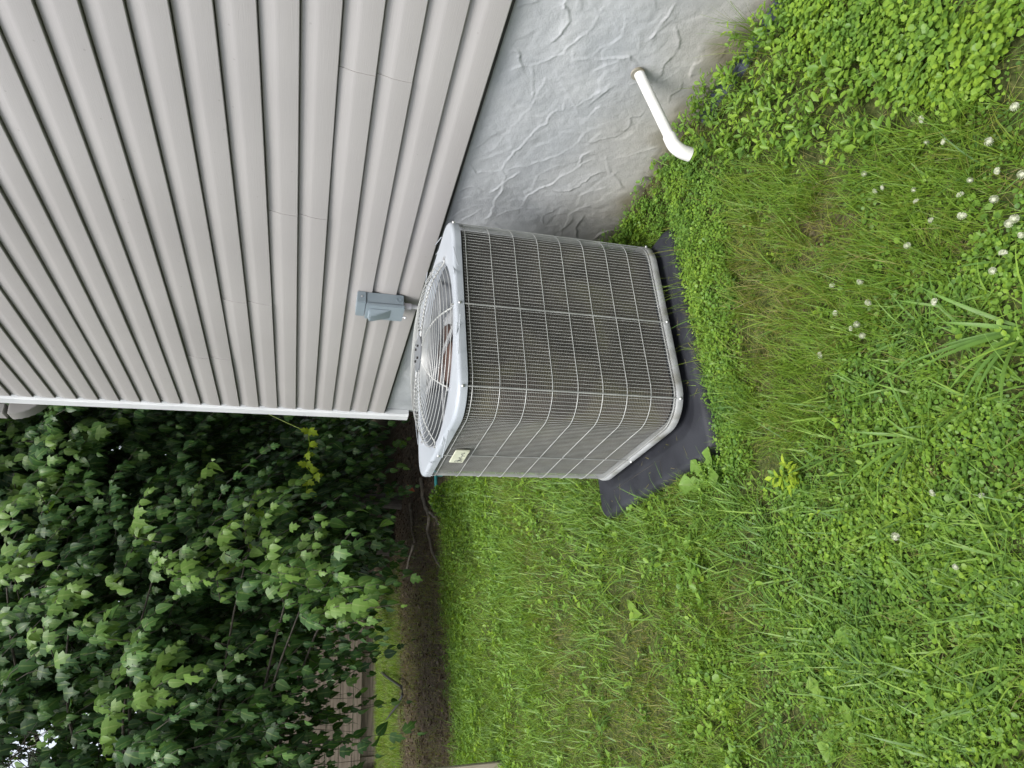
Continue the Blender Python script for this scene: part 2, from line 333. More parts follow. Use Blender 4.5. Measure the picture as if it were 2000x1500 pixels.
M_['coil'] = coil_material()
M_['pad'] = noise_mat('black_plastic_pad', (0.010, 0.011, 0.015), (0.022, 0.024, 0.030), 7, 0.6, spec=0.35, bump=0.25, bscale=180, detail=8, bdist=0.002)
M_['plaque'] = noise_mat('cream_plate', (0.42, 0.43, 0.34), (0.52, 0.53, 0.43), 30, 0.4)
M_['ink'] = noise_mat('dark_ink', (0.05, 0.06, 0.06), (0.08, 0.09, 0.08), 30, 0.5)
M_['wood'] = noise_mat('weathered_wood', (0.10, 0.08, 0.062), (0.20, 0.165, 0.13), 4, 0.8, bump=0.3, bscale=20, stretch=(0.7, 6, 9))
M_['postwood'] = noise_mat('pale_weathered_wood', (0.24, 0.205, 0.155), (0.33, 0.29, 0.23), 5, 0.8, bump=0.3, bscale=20, stretch=(9, 9, 0.8))
M_['bark'] = noise_mat('bark', (0.022, 0.019, 0.014), (0.055, 0.047, 0.036), 9, 0.9, bump=0.6, bscale=30, stretch=(4, 4, 1))
M_['stick'] = noise_mat('dry_stick', (0.10, 0.085, 0.06), (0.17, 0.145, 0.11), 20, 0.9)
M_['rod'] = noise_mat('dark_rod', (0.012, 0.012, 0.012), (0.02, 0.02, 0.018), 20, 0.6)
M_['teal'] = noise_mat('teal_plastic', (0.03, 0.22, 0.22), (0.04, 0.27, 0.26), 20, 0.4)
M_['fabric'] = noise_mat('blueblack_sheet', (0.018, 0.024, 0.042), (0.03, 0.038, 0.06), 20, 0.6)
M_['roof'] = noise_mat('roof_shingle', (0.06, 0.06, 0.06), (0.1, 0.1, 0.1), 20, 0.9)
# ================================================================== HOUSE
house = empty('house', (0, 0, 0))
tag(house, 'house side wall with grey dutch lap siding above a grey parged foundation', 'house')

# sheathing that carries the siding (keeps daylight out of the laps)
b = MB(); b.box(0.018, 8.0, -6.0, YC + 0.03, Z0 + 0.012, 5.55); b.build('wall_core', M_['stick'], house)
# roof with a small rake on this side
b = MB(); b.add([(-0.12, -6.2, 5.56), (-0.12, 4.5, 5.56), (8.2, 4.5, 5.56), (8.2, -6.2, 5.56), (-0.12, -0.9, 7.6), (8.2, -0.9, 7.6)],
                [(0, 1, 4), (2, 3, 5), (1, 2, 5, 4), (3, 0, 4, 5), (0, 3, 2, 1)])
b.build('roof', M_['roof'], house)

def lap_profile():
    # (distance out of the wall, height above the butt edge); flat face below, concave cove above
    P = [(-0.010, 0.0008), (0.0164, 0.0), (0.0180, 0.0024), (0.0178, 0.030), (0.0156, 0.058), (0.0148, 0.0655)]
    for k in range(1, 9):
        t = k / 8
        P.append((0.0148 - 0.0105 * (t ** 0.9), 0.0655 + (E_ - 0.0655 - 0.0024) * t))
    P.append((-0.010, E_ - 0.0022))
    return P

def siding_panel(row, y0, y1, out=0.0, lap=False):
    prof = []
    for c in range(2):
        for (d, z) in lap_profile():
            prof.append((-(d + out), Z0 + (2 * row + c) * E_ + z))
    ys = np.linspace(y0, y1, max(2, int(abs(y1 - y0) / 0.35) + 2))
    mb = MB(); loops = []
    for i, y in enumerate(ys):
        w = 0.0012 * math.sin(y * 2.3 + row * 1.7) + 0.0008 * math.sin(y * 5.1 + row * 2.2)
        loops.append([(x + (w if 0 < i < len(ys) - 1 else 0), y, z) for x, z in prof])
    if lap: loops.insert(0, [(x + .0024, y, z) for x, y, z in loops[0]])
    mb.loft(loops, closed=False)
    o = mb.build('siding_panel', M_['siding'], house, smooth=True, angle=32)
    return o
seams = {0: 0.83, 1: 1.538, 2: 2.278, 3: 2.986, 4: 3.616, 5: 0.10, 6: 0.55, 7: -0.6, 8: 0.2}
for row in range(21):
    ys = seams.get(row, -1.0 - (row % 4) * 0.7)
    siding_panel(row, -6.0, ys + 0.025, 0.0)
    siding_panel(row, ys, YC, 0.0022, True)
# starter strip below the first course, its dark colour standing for the shadow line
b = MB(); b.box(-0.006, 0.004, -6.0, YC, Z0 - 0.012, Z0 + 0.010); b.build('starter_shadow_strip', M_['dark'], house)
# white outside corner post: L section with a receiving channel on the siding side
b = MB()
y0, y1, zb = YC - 0.004, YC + 0.088, 0.598
sec = [(0.012, y0), (-0.022, y0), (-0.0245, y0 + 0.004), (-0.0245, y0 + 0.014), (-0.030, y0 + 0.020), (-0.030, y1 - 0.004), (-0.027, y1), (0.07, y1), (0.07, y1 - 0.012), (0.012, y1 - 0.012)]
b.loft([[(x, y, z) for x, y in sec] for z in (zb, 5.54)], cap0=True, cap1=True)
b.build('corner_post', M_['white'], house)
# small loose lip where each course slips into the corner channel
b = MB()
for k in range(40):
    z = Z0 + k * E_ + 0.078
    b.box(-0.016, -0.006, YC - 0.010, YC - 0.0045, z, z + 0.03)
b.build('channel_lip', M_['white'], house)['kind'] = 'stuff'

def sstep0(a, b_, x):
    t = np.clip((x - a) / (b_ - a), 0, 1); return t * t * (3 - 2 * t)
# foundation: parged wall, trowel ridges modelled as relief
ys = np.concatenate([np.arange(-6, 0.85, 0.12), np.arange(0.85, 2.45, 0.0042), np.arange(2.45, 3.2, 0.03), np.arange(3.2, YC + 0.02, 0.008)])
zs = np.concatenate([np.arange(-0.30, -0.06, 0.04), np.arange(-0.06, 0.762, 0.0042), [0.764, 0.80]])
YY, ZZ = np.meshgrid(ys, zs, indexing='ij')
H = 0.0055 * (fbm(YY, ZZ, 3.0, 5, 3) - .5) * 2 + 0.0016 * (fbm(YY, ZZ, 14, 9, 3) - .5) * 2 + 0.0012 * (vnoise(YY, ZZ, 55, 3) - .5)
pv = fbm(YY + .25 * fbm(YY, ZZ, 5, 27, 3), ZZ * .8 - YY * .3, 3.4, 21, 4) * 7; pf = pv - np.floor(pv)
H += 0.0016 * (sstep0(.80, 1, pf) - pf)
allr = list(RIDGES)
rr = random.Random(5)
for k in range(46):       # more of the same relief beyond the part one sees clearly
    y = rr.uniform(3.2, 4.25) if k < 26 else rr.uniform(2.2, 2.5); z = rr.uniform(0.05, 0.75); a = rr.uniform(2.4, 3.6); L = []
    if k >= 36: y = rr.uniform(.9, 1.25); z = rr.uniform(.25, .75)
    for j in range(rr.randint(4, 8)):
        L.append((y, z)); a += rr.uniform(-.6, .6); y += .05 * math.cos(a); z += .04 * math.sin(a)
    allr.append(L)
for li, L in enumerate(allr):
    # wobble the traced line a little so that it has the torn edge of a trowel mark
    P = []
    for (a, c) in zip(L[:-1], L[1:]):
        n = max(2, int(math.hypot(c[0] - a[0], c[1] - a[1]) / 0.010))
        for j in range(n): P.append((a[0] + (c[0] - a[0]) * j / n, a[1] + (c[1] - a[1]) * j / n))
    P.append(L[-1]); P = np.array(P)
    P += (np.stack([vnoise(P[:, 0] + li, P[:, 1], 45, 1), vnoise(P[:, 0], P[:, 1] + li, 45, 2)], 1) - .5) * 0.011
    lo = P.min(0) - .06; hi = P.max(0) + .06
    i0, i1 = np.searchsorted(ys, [lo[0], hi[0]]); j0, j1 = np.searchsorted(zs, [lo[1], hi[1]])
    if i1 <= i0 or j1 <= j0: continue
    gy = YY[i0:i1, j0:j1]; gzz = ZZ[i0:i1, j0:j1]
    best = np.full(gy.shape, 9.0); sgn = np.ones(gy.shape); par = np.zeros(gy.shape)
    for q in range(len(P) - 1):
        a, c = P[q], P[q + 1]; ab = c - a; l2 = (ab ** 2).sum() + 1e-12
        t = np.clip(((gy - a[0]) * ab[0] + (gzz - a[1]) * ab[1]) / l2, 0, 1)
        dy = gy - a[0] - ab[0] * t; dz = gzz - a[1] - ab[1] * t
        d = np.hypot(dy, dz); cr = ab[0] * dz - ab[1] * dy
        mk = d < best; best = np.where(mk, d, best); sgn = np.where(mk, np.sign(cr), sgn); par = np.where(mk, (q + t) / len(P), par)
    fade = np.clip(np.minimum(par, 1 - par) * 6 + .25, 0, 1) * (0.35 + 0.9 * vnoise(gy, gzz, 18, li)) * (1.0, .55, .85, .45)[li % 4]
    side = 1 if li % 3 else -1
    s = best * sgn * side
    ridge = 0.0033 * np.exp(-(best / 0.0021) ** 2) * (.25 + 1.3 * vnoise(gy, gzz, 60, li + 7))
    shelf = np.where(s > 0, 0.0026 * np.exp(-(s / 0.020)), 0)
    H[i0:i1, j0:j1] += (ridge + shelf) * fade
X = 0.010 - H
V = np.stack([X, YY, ZZ], -1).reshape(-1, 3)
ny, nz = len(ys), len(zs)
ii, jj = np.meshgrid(np.arange(ny - 1), np.arange(nz - 1), indexing='ij')
q = np.stack([ii * nz + jj, ii * nz + jj + 1, (ii + 1) * nz + jj + 1, (ii + 1) * nz + jj], -1).reshape(-1, 4)
mesh_arr('foundation_wall', V, q.ravel(), np.arange(len(q)) * 4, np.full(len(q), 4), M_['stucco'], house, smooth=True)
b = MB(); b.box(0.06, 8.0, -6.0, YC + 0.02, -0.4, Z0); b.box(0.012, 0.06, YC + 0.012, YC + 0.02, -0.4, Z0 - .002); b.build('foundation_core', M_['stucco'], house)
# downspout with its ribbed elbow, just round the far corner
b = MB()
def rect_tube(mb, pts, wx, wy, ribs=False):
    loops = []
    N_ = len(pts)
    for i, p in enumerate(pts):
        p = Vector(p); t = (Vector(pts[min(i + 1, N_ - 1)]) - Vector(pts[max(i - 1, 0)])).normalized()
        u = Vector((0, 1, 0)); v = t.cross(u).normalized()
        k = 1 + (0.05 if (ribs and i % 2) else 0)
        loops.append([p + u * sx * wy * k / 2 + v * sy * wx * k / 2 for sx, sy in ((1, 1), (-1, 1), (-1, -1), (1, -1))])
    mb.loft(loops, cap0=True, cap1=True)
rect_tube(b, [(-0.028, 4.50, 5.3), (-0.028, 4.50, 3.02)], .066, .09)
pts = []
for k in range(15):
    a = math.pi / 2 * k / 14 * 0.75
    pts.append((-0.028 + 0.17 * (1 - math.cos(a)), 4.50, 3.00 - 0.17 * math.sin(a)))
rect_tube(b, pts, .070, .094, ribs=True)
p = pts[-1]; rect_tube(b, [p, (p[0] + .22, 4.50, p[2] - .11)], .066, .09)
b.build('downspout', M_['siding'], house, bevel=0.004)

# ================================================================== DISCONNECT BOX
dis = empty('disconnect_box', (-0.018, 2.845, 0.95))
tag(dis, 'blue grey electrical disconnect box with pull handle cover mounted on the siding', 'electrical box')
# local: x = out of the wall (negative), y along the wall, z up. box 0.15 wide, 0.22 tall, 0.075 deep
b = MB(); b.box(-0.058, 0.0, -0.062, 0.062, -0.108, 0.068); b.build('body', M_['disc'], dis, bevel=0.003)
b = MB(); b.box(-0.062, 0.0, -0.065, 0.065, 0.070, 0.112); b.build('hood', M_['disc'], dis, bevel=0.003)
b = MB(); b.box(-0.074, -0.0585, -0.066, 0.066, -0.112, 0.0685)
b.add([(-.0742, -.060, .062), (-.0742, .060, .062), (-.0742, .060, -.112), (-.0742, -.060, -.112)], [(0, 1, 2, 3)])
cover = b.build('cover', M_['disc'], dis, bevel=0.003)
# wedge-shaped pull handle: deep at the top, running out to nothing lower down
b = MB()
b.add([(-.073, -.036, .056), (-.073, .044, .056), (-.106, .036, .050), (-.106, -.022, .050),
       (-.104, .036, .030), (-.104, -.022, .030), (-.074, -.040, -.052), (-.074, .044, -.052)],
      [(0, 1, 2, 3), (3, 2, 4, 5), (5, 4, 7, 6), (0, 3, 5, 6), (1, 7, 4, 2), (0, 6, 7, 1)])
b.build('pull_handle', M_['disc'], cover, bevel=0.004)
b = MB()
for k in range(2):
    rad = 0.0125 - 0.004 * k
    b.tube([(-0.03 + rad * math.cos(a), -0.0625, -0.085 + rad * math.sin(a)) for a in np.linspace(0, 2 * math.pi, 20, endpoint=False)], 0.0009, 5, closed=True)
b.build('knockout', M_['disc'], dis)
b = MB(); b.tube([(-.03, -.064, .092), (-.03, -.067, .092)], .004, 10); b.build('screw', M_['screw'], dis)
b = MB(); b.tube([(-.070, .025, -.112), (-.070, .025, -.122), (-.078, .025, -.128)], .006, 8); b.build('lock_tab', M_['white'], dis)
b = MB(); b.tube([(-.032, -.015, -.108), (-.032, -.015, -.118)], .019, 16); b.tube([(-.032, -.015, -.116), (-.032, -.015, -.150)], .0165, 12); b.build('conduit_fitting', M_['fitting'], dis, bevel=.002)
b = MB(); pts = []; rads = []
for k in range(110):
    t = k / 109
    pts.append((-.032 - 0.035 * math.sin(t * math.pi) * t - .06 * t * t, -.015 - .02 * t, -.150 - .42 * t)); rads.append(0.0105 + (0.0014 if k % 2 else 0))
b.tube(pts, rads, 10); b.build('conduit', M_['conduit'], dis, smooth=True)

# ================================================================== AIR CONDITIONER
AC_W, AC_R, AC_ZB, AC_ZT = 0.796, 0.132, -0.0139, 0.798
ac = empty('air_conditioner', (-0.5834, 2.300, AC_ZB), 0.0261)
tag(ac, 'grey square outdoor air conditioner unit with wire guard and domed fan grille', 'air conditioner')
AH = AC_ZT - AC_ZB
def rrect(w, rad, z, n=10, straight=9):
    out = []
    h = w / 2 - rad
    cs = ((1, 1, 0), (-1, 1, 90), (-1, -1, 180), (1, -1, 270))
    for i, (sx, sy, a0) in enumerate(cs):
        for k in range(n + 1):
            a = math.radians(a0 + 90 * k / n); out.append((sx * h + rad * math.cos(a), sy * h + rad * math.sin(a), z))
        nx = cs[(i + 1) % 4]; a = math.radians(a0 + 90)
        p = out[-1]; a2 = math.radians(nx[2]); q_ = (nx[0] * h + rad * math.cos(a2), nx[1] * h + rad * math.sin(a2), z)
        for k in range(1, straight): out.append(tuple(p[j] + (q_[j] - p[j]) * k / straight for j in range(3)))
    return out
# top cover with rolled edge, skirt and fan opening
OPEN_R = 0.352
b = MB()
base = rrect(AC_W, AC_R, 0)
def off(loop, d, z):   # inward offset towards the centre line of a rounded square
    w = AC_W - 2 * d; return rrect(w, max(AC_R - d, 0.02), z)
cap_h = 0.033
loops = [off(None, 0.004, AH - cap_h - 0.001), off(None, 0.0, AH - cap_h), off(None, 0.0, AH - 0.014)]
for k in range(1, 6):
    a = math.pi / 2 * k / 5; loops.append(off(None, 0.013 * (1 - math.cos(a)), AH - 0.014 + 0.013 * math.sin(a)))
outer = loops[-1]
ang = [math.atan2(p[1], p[0]) for p in outer]
for t in (0.25, 0.5, 0.75):
    loops.append([(p[0] + (math.cos(a) * (OPEN_R + .012) - p[0]) * t, p[1] + (math.sin(a) * (OPEN_R + .012) - p[1]) * t, AH - 0.001) for p, a in zip(outer, ang)])
loops.append([(math.cos(a) * (OPEN_R + .012), math.sin(a) * (OPEN_R + .012), AH - 0.001) for a in ang])
loops.append([(math.cos(a) * (OPEN_R + .003), math.sin(a) * (OPEN_R + .003), AH - 0.005) for a in ang])
loops.append([(math.cos(a) * OPEN_R, math.sin(a) * OPEN_R, AH - 0.012) for a in ang])
loops.append([(math.cos(a) * (OPEN_R - .002), math.sin(a) * (OPEN_R - .002), AH - 0.032) for a in ang])
b.loft(loops)
top = b.build('top_cover', M_['acpaint'], ac, smooth=True, angle=50)
# stamped stiffening ribs on the corners of the cover
b = MB()
for q_ in range(4):
    for s in (-1, 1):
        for t0 in (0.05, 0.085):
            a = math.radians(45 + 90 * q_); c = Vector((math.cos(a), math.sin(a), 0)); p = Vector((-c.y, c.x, 0))
            b.tube([c * (OPEN_R + t0) + p * s * (0.05 + t0) + Vector((0, 0, AH - 0.0024)), c * (OPEN_R + t0 - .045) + p * s * (0.17 + t0) + Vector((0, 0, AH - 0.0024))], 0.0018, 6)
b.build('stamped_rib', M_['acpaint'], top)['kind'] = 'stuff'
# fan shroud, motor, blades
b = MB(); L = []
for (rad, z) in ((OPEN_R - 0.003, AH - 0.033), (OPEN_R - .010, AH - 0.07), (OPEN_R - .012, AH - 0.16), (OPEN_R + .01, AH - .18)):
    L.append([(rad * math.cos(a), rad * math.sin(a), z) for a in np.linspace(0, 2 * math.pi, 56, endpoint=False)])
b.loft(L); b.build('fan_shroud', M_['shroud'], ac, smooth=True)
b = MB()
b.loft([[(x * s, y * s, z) for x, y in [(math.cos(a), math.sin(a)) for a in np.linspace(0, 2 * math.pi, 28, endpoint=False)]] for s, z in ((.11, AH - .24), (.125, AH - .23), (.125, AH - .05), (.115, AH - .038), (.03, AH - .034))], cap0=True, cap1=True)
motor = b.build('fan_motor', M_['motor'], ac, smooth=True, angle=50)
for k in range(3):
    mb = MB(); A0 = 2 * math.pi * k / 3 - 2.05
    loops = []
    for i in range(7):
        rad = 0.12 + (OPEN_R - 0.035 - 0.12) * i / 6; row = []
        half = 0.50 - 0.12 * i / 6
        for j in range(6):
            t = j / 5 * 2 - 1; a = A0 + t * half + 0.15 * i / 6
            row.append((rad * math.cos(a), rad * math.sin(a), AH - 0.125 + 0.045 * t))
        loops.append(row)
    mb.loft(loops, closed=False)
    o = mb.build('fan_blade', M_['blade'], ac, smooth=True)
    sm = o.modifiers.new('thick', 'SOLIDIFY'); sm.thickness = 0.002
b = MB(); b.box(-.012, .012, -.34, .34, AH - .036, AH - .030); b.box(-.34, .34, -.012, .012, AH - .0365, AH - .0305); b.build('motor_bracket', M_['blade'], ac)
# coil, held in by the wire guard
b = MB(); b.loft([rrect(AC_W - 0.050, AC_R - 0.025, 0.03, straight=3), rrect(AC_W - 0.050, AC_R - 0.025, AH - 0.045, straight=3)]); b.build('coil', M_['coil'], ac, smooth=True, angle=60)
b = MB(); b.loft([rrect(AC_W - 0.018, AC_R - 0.01, AH - 0.030, straight=3), rrect(AC_W - 0.056, AC_R - 0.028, AH - 0.046, straight=3)]); b.build('coil_cap', M_['dark'], ac)
b = MB(); b.box(-.34, .34, -.34, .34, 0.02, 0.03); b.build('inner_floor', M_['dark'], ac)
# base pan
b = MB()
P = [(0.012, -0.001), (0.0, 0.0), (-.001, 0.004), (-.001, 0.020), (0.003, 0.0245), (0.010, 0.024), (0.016, 0.020), (0.045, 0.020)]
b.loft([off(None, d, z) for d, z in P]); pan = b.build('base_pan', M_['pan'], ac, smooth=True, angle=50)
for sx in (-1, 1):
    for sy in (-1, 1):
        b = MB(); b.tube([(sx * .27, sy * .27, -0.0215), (sx * .27, sy * .27, 0.001)], .03, 12); b.build('foot', M_['dark'], ac)
# wire guard
def per_points(step, inset):
    L = rrect(AC_W - 2 * inset, AC_R - inset, 0, n=24, straight=40); L.append(L[0])
    s = [0.0]
    for a, c in zip(L[:-1], L[1:]): s.append(s[-1] + math.hypot(c[0] - a[0], c[1] - a[1]))
    n = int(round(s[-1] / step)); out = []; k = 0
    for i in range(n):
        t = s[-1] * i / n
        while s[k + 1] < t: k += 1
        f = (t - s[k]) / (s[k + 1] - s[k]); out.append((L[k][0] + (L[k + 1][0] - L[k][0]) * f, L[k][1] + (L[k + 1][1] - L[k][1]) * f))
    return out
b = MB()
for (x, y) in per_points(0.0128, 0.0075):
    j = random.uniform(-.0005, .0005)
    b.tube([(x + j, y, 0.021), (x, y + j, AH * .5), (x, y, AH - 0.040)], 0.0010, 4, caps=False)
g = b.build('guard_upright', M_['wire'], ac, smooth=True); g['kind'] = 'stuff'
zr = np.linspace(0.032, AH - 0.050, 9)
for z in zr:
    b = MB(); L = rrect(AC_W - 0.010, AC_R - .005, z, n=10, straight=4)
    b.tube(L, 0.0014, 5, closed=True); b.build('guard_ring', M_['wire'], ac, smooth=True)
# flat retaining straps with a screw at each end
for (x, y, ax) in ((-0.012, -AC_W / 2, 'y'), (-0.385, 0, 'c'), (-AC_W / 2, 0.045, 'x'), (0.39, 0, 'c2'), (AC_W / 2, 0.02, 'x'), (0.02, AC_W / 2, 'y')):
    if ax == 'c': cx_, cy_, nx, ny = -AC_W / 2 + AC_R * (1 - math.sin(.42)) , -AC_W / 2 + AC_R * (1 - math.cos(.42)), -math.sin(.42), -math.cos(.42)
    elif ax == 'c2': cx_, cy_, nx, ny = AC_W / 2 - AC_R * .29, -AC_W / 2 + AC_R * .29, .7071, -.7071
    elif ax == 'y': cx_, cy_, nx, ny = x, y, 0, math.copysign(1, y)
    else: cx_, cy_, nx, ny = x, y, math.copysign(1, x), 0
    Mx = Matrix(((-ny, nx, 0, cx_ - nx * .004), (nx, ny, 0, cy_ - ny * .004), (0, 0, 1, 0), (0, 0, 0, 1)))
    b = MB(); b.box(-.0019, .0019, -.001, .0028, 0.02, AH - .034, Mx); b.build('strap', M_['wire'], ac)
    for z, dep in ((AH - 0.017, 0.0045), (0.011, 0.006)):
        b = MB(); p = Mx @ Vector((0, 0.003, z)); q_ = Mx @ Vector((0, 0.003 + dep, z)); q2 = Mx @ Vector((0, .003 + dep + .002, z))
        b.tube([p, q_, q2], [.0055, .0055, .003], 10); b.build('screw', M_['screw'], ac, smooth=True, angle=50)
# domed fan grille: rings, ribs, hub and feet
gr = empty('fan_grille', (0, 0, AH)); gr.parent = ac
def dome(rad): return 0.004 + 0.056 * (1 - min(1, rad / (OPEN_R + .004)) ** 4.5)
b = MB()
rad = OPEN_R + .003
while rad > 0.085:
    n = 64 if rad > .15 else 36
    b.tube([(rad * math.cos(a), rad * math.sin(a), dome(rad)) for a in np.linspace(0, 2 * math.pi, n, endpoint=False)], 0.0013, 5, closed=True)
    rad -= 0.0035 if rad > OPEN_R - .012 and rad < OPEN_R - .004 else 0.0150
b.build('grille_rings', M_['wire'], gr, smooth=True)['kind'] = 'stuff'
for k in range(8):
    a = math.pi / 4 * k - 0.026; b = MB()
    pts = [((OPEN_R + .026) * math.cos(a), (OPEN_R + .026) * math.sin(a), 0.003)] + [(r_ * math.cos(a), r_ * math.sin(a), dome(r_) - .003) for r_ in np.linspace(OPEN_R + .006, 0.05, 14)]
    b.tube(pts, 0.0028, 6); rb = b.build('rib', M_['wire'], gr, smooth=True)
    b = MB(); p = Vector(((OPEN_R + .024) * math.cos(a), (OPEN_R + .024) * math.sin(a), 0))
    b.tube([p + Vector((0, 0, -.001)), p + Vector((0, 0, .006)), p + Vector((0, 0, .008))], [.006, .006, .003], 8); b.build('foot_screw', M_['screw'], gr, smooth=True)
b = MB(); b.tube([(0, 0, .052), (0, 0, .061), (0, 0, .063)], [.07, .07, .062], 28); b.build('hub_plate', M_['shroud'], gr, smooth=True, angle=40)
for k in range(4):
    a = math.pi / 2 * k + .6; b = MB(); b.tube([(.034 * math.cos(a), .034 * math.sin(a), .0625), (.034 * math.cos(a), .034 * math.sin(a), .069)], .005, 8); b.build('hub_bolt', M_['dark'], gr)
# name plate clipped on the guard of the left face, with script lettering too small to read
np_ = empty('name_plate', (-AC_W / 2 - .0035, 0.035, AH - 0.094)); np_.parent = ac
b = MB(); b.box(-.003, .003, -.062, .062, -.026, .026); b.build('plate', M_['plaque'], np_, bevel=.0012)
b = MB(); t = np.linspace(0, 1, 90)
yy = 0.050 - 0.098 * t; zz_ = -.008 + 0.006 * np.sin(t * 46) * (1 - .3 * t) + .004 * np.sin(t * 17)
b.tube([(-.0036, y + .003 * math.cos(tt * 46), z) for y, z, tt in zip(yy, zz_, t)], .0008, 4)
b.tube([(-.0036, .044 + .010 * math.cos(a), -.004 + .013 * math.sin(a)) for a in np.linspace(.6, 5.6, 24)], .0010, 4)
b.build('script_lettering', M_['ink'], np_)

# ================================================================== PAD
pad = empty('equipment_pad', (-0.655, 2.285, 0))
tag(pad, 'black plastic equipment pad lying under the air conditioner', 'pad')
b = MB()
def prect(x0, x1, y0, y1, rad, z):
    out = []
    for (cx_, cy_, a0) in ((x1 - rad, y1 - rad, 0), (x0 + rad, y1 - rad, 90), (x0 + rad, y0 + rad, 180), (x1 - rad, y0 + rad, 270)):
        for k in range(7):
            a = math.radians(a0 + 90 * k / 6); out.append((cx_ + rad * math.cos(a), cy_ + rad * math.sin(a), z))
    return out
X0, X1, Y0, Y1 = -0.457, 0.457, -0.452, 0.455
LP = [(-.012, -.120, .05), (-.012, -.060, .05), (0.0, -.041, .045), (.006, -.0365, .042), (.014, -.0350, .04), (.020, -.0349, .04)]
loops = [prect(X0 + d, X1 - d, Y0 + d, Y1 - d, r_, z) for d, z, r_ in LP]
# the seat of the unit is sunk a little; a worn rim runs round it
S = (-.345, .440, -.398, .42)
loops.append(prect(S[0] - .02, S[1] - .0, S[2] - .02, S[3] + .0, .12, -.0345))
loops.append(prect(S[0] - .008, S[1] - .008, S[2] - .008, S[3] - .008, .115, -.0365))
loops.append(prect(S[0] + .012, S[1] - .02, S[2] + .012, S[3] - .02, .11, -.046))
loops.append(prect(S[0] + .05, S[1] - .05, S[2] + .05, S[3] - .05, .09, -.048))
b.loft(loops, cap1=True)
slab = b.build('slab', M_['pad'], pad, smooth=True, angle=45)
b = MB()   # moulded panel line on the wide border
b.tube([(-.375, .30, -.0352), (-.375, -.10, -.0352), (-.380, -.12, -.0352), (-.430, -.12, -.0352)], .0016, 5)
b.tube([(-.375, .30, -.0352), (-.430, .30, -.0352)], .0016, 5)
b.build('moulded_line', M_['dark'], slab)

# ================================================================== DRAIN PIPE
dp = empty('drain_pipe', (0.0, 1.355, 0.285))
tag(dp, 'white plastic drain pipe with elbow sticking out of the foundation wall', 'pipe')
d = Vector((-.275, 0, -.068))
b = MB(); b.tube([(0.03, 0, .008), tuple(d * .5), tuple(d)], .0172, 20); b.build('pipe', M_['pvc'], dp, smooth=True, angle=50)
b = MB(); dirn = d.normalized(); e0 = d * .92; pts = [tuple(e0), tuple(e0 + dirn * .028)]; rad = [.0210, .0212]
c = e0 + dirn * .028
for k in range(1, 8):
    a = math.radians(76 * k / 7); dd = dirn * math.cos(a) + Vector((0, 0, -1)) * math.sin(a); c = c + dd.normalized() * .0075; pts.append(tuple(c)); rad.append(.0215)
pts.append(tuple(c + dd.normalized() * .016)); rad.append(.0217)
b.tube(pts, rad, 20, caps=False)
end = Vector(pts[-1]); inner = [tuple(end), tuple(end - dd * .03)]
b.tube(inner, [.0217, .0175], 20, caps=False)
b.build('elbow', M_['pvc'], dp, smooth=True, angle=60)
b = MB(); b.tube([tuple(end - dd * .012), tuple(end - dd * .008)], .0180, 16); b.build('dark_bore', M_['motor'], dp)
b = MB(); b.tube([(.004, .0, .006), (-.003, 0, .0055)], .023, 18); b.build('mortar_collar', M_['stucco'], dp)
# ================================================================== GROUND
def sstep(a, b_, x):
    t = np.clip((x - a) / (b_ - a), 0, 1); return t * t * (3 - 2 * t)
PADR = (-1.115, -0.195, 1.83, 2.745)
def gh(x, y):
    x = np.asarray(x, float); y = np.asarray(y, float)
    h = gz(x)
    dx = np.maximum(np.maximum(PADR[0] - x, x - PADR[1]), 0); dy = np.maximum(np.maximum(PADR[2] - y, y - PADR[3]), 0)
    dd = np.hypot(dx, dy); k = 1 - sstep(0.02, 0.16, dd)
    h = h * (1 - k) + np.minimum(h, -0.080) * k
    near = (1 - sstep(5, 9, np.abs(x))) * (1 - sstep(9, 16, np.abs(y)))
    b_ = (0.022 * (fbm(x, y, 2.2, 41, 3) - .5) + 0.012 * (fbm(x, y, 14, 44, 2) - .5)) * near * sstep(0.0, 0.25, -x) * (1 - k)
    return h + b_

def lawn_edge(x): return 6.15 + 0.35 * np.exp(-((x + 1.1) / .55) ** 2) + 0.16 * (fbm(x, x * 0, 3, 50, 3) - .5) * 2
def cover(x, y):
    """1 on turf, 0 on bare earth and litter"""
    e = lawn_edge(x)
    c = 1 - sstep(e - .35, e + .35, y + .9 * (fbm(x, y, 2.2, 60, 4) - .5))
    c2 = sstep(9.0, 10.2, y + 1.4 * (fbm(x, y, 1.5, 61, 4) - .5)) * (1 - sstep(-1.0, .6, x + .8 * (fbm(x, y, 1.2, 66, 3) - .5)) * .8)
    c = np.maximum(c, c2)
    c = c * (1 - .75 * zone('dry', x, y) * sstep(.42, .62, fbm(x, y, 9, 62, 3)))
    c = c * (1 - sstep(-.10, .0, x) * .6)
    return c
fx = np.concatenate([[-240, -120, -60, -30, -16, -10, -7, -5, -4], np.arange(-3.2, 0.30, 0.03), [.6, 1, 2, 4, 7, 12, 30, 90, 240]])
fy = np.concatenate([[-240, -90, -30, -10, -4, -2, -.8], np.arange(0, 6.8, 0.03), np.arange(6.8, 13, .12), [14, 16, 20, 30, 60, 120, 300]])
GX, GY = np.meshgrid(fx, fy, indexing='ij'); GZ = gh(GX, GY)
V = np.stack([GX, GY, GZ], -1).reshape(-1, 3); nx_, ny_ = len(fx), len(fy)
ii, jj = np.meshgrid(np.arange(nx_ - 1), np.arange(ny_ - 1), indexing='ij')
q = np.stack([ii * ny_ + jj, (ii + 1) * ny_ + jj, (ii + 1) * ny_ + jj + 1, ii * ny_ + jj + 1], -1).reshape(-1, 4)
mg, nt, bs = newmat('earth_and_thatch'); L_ = nt.links.new
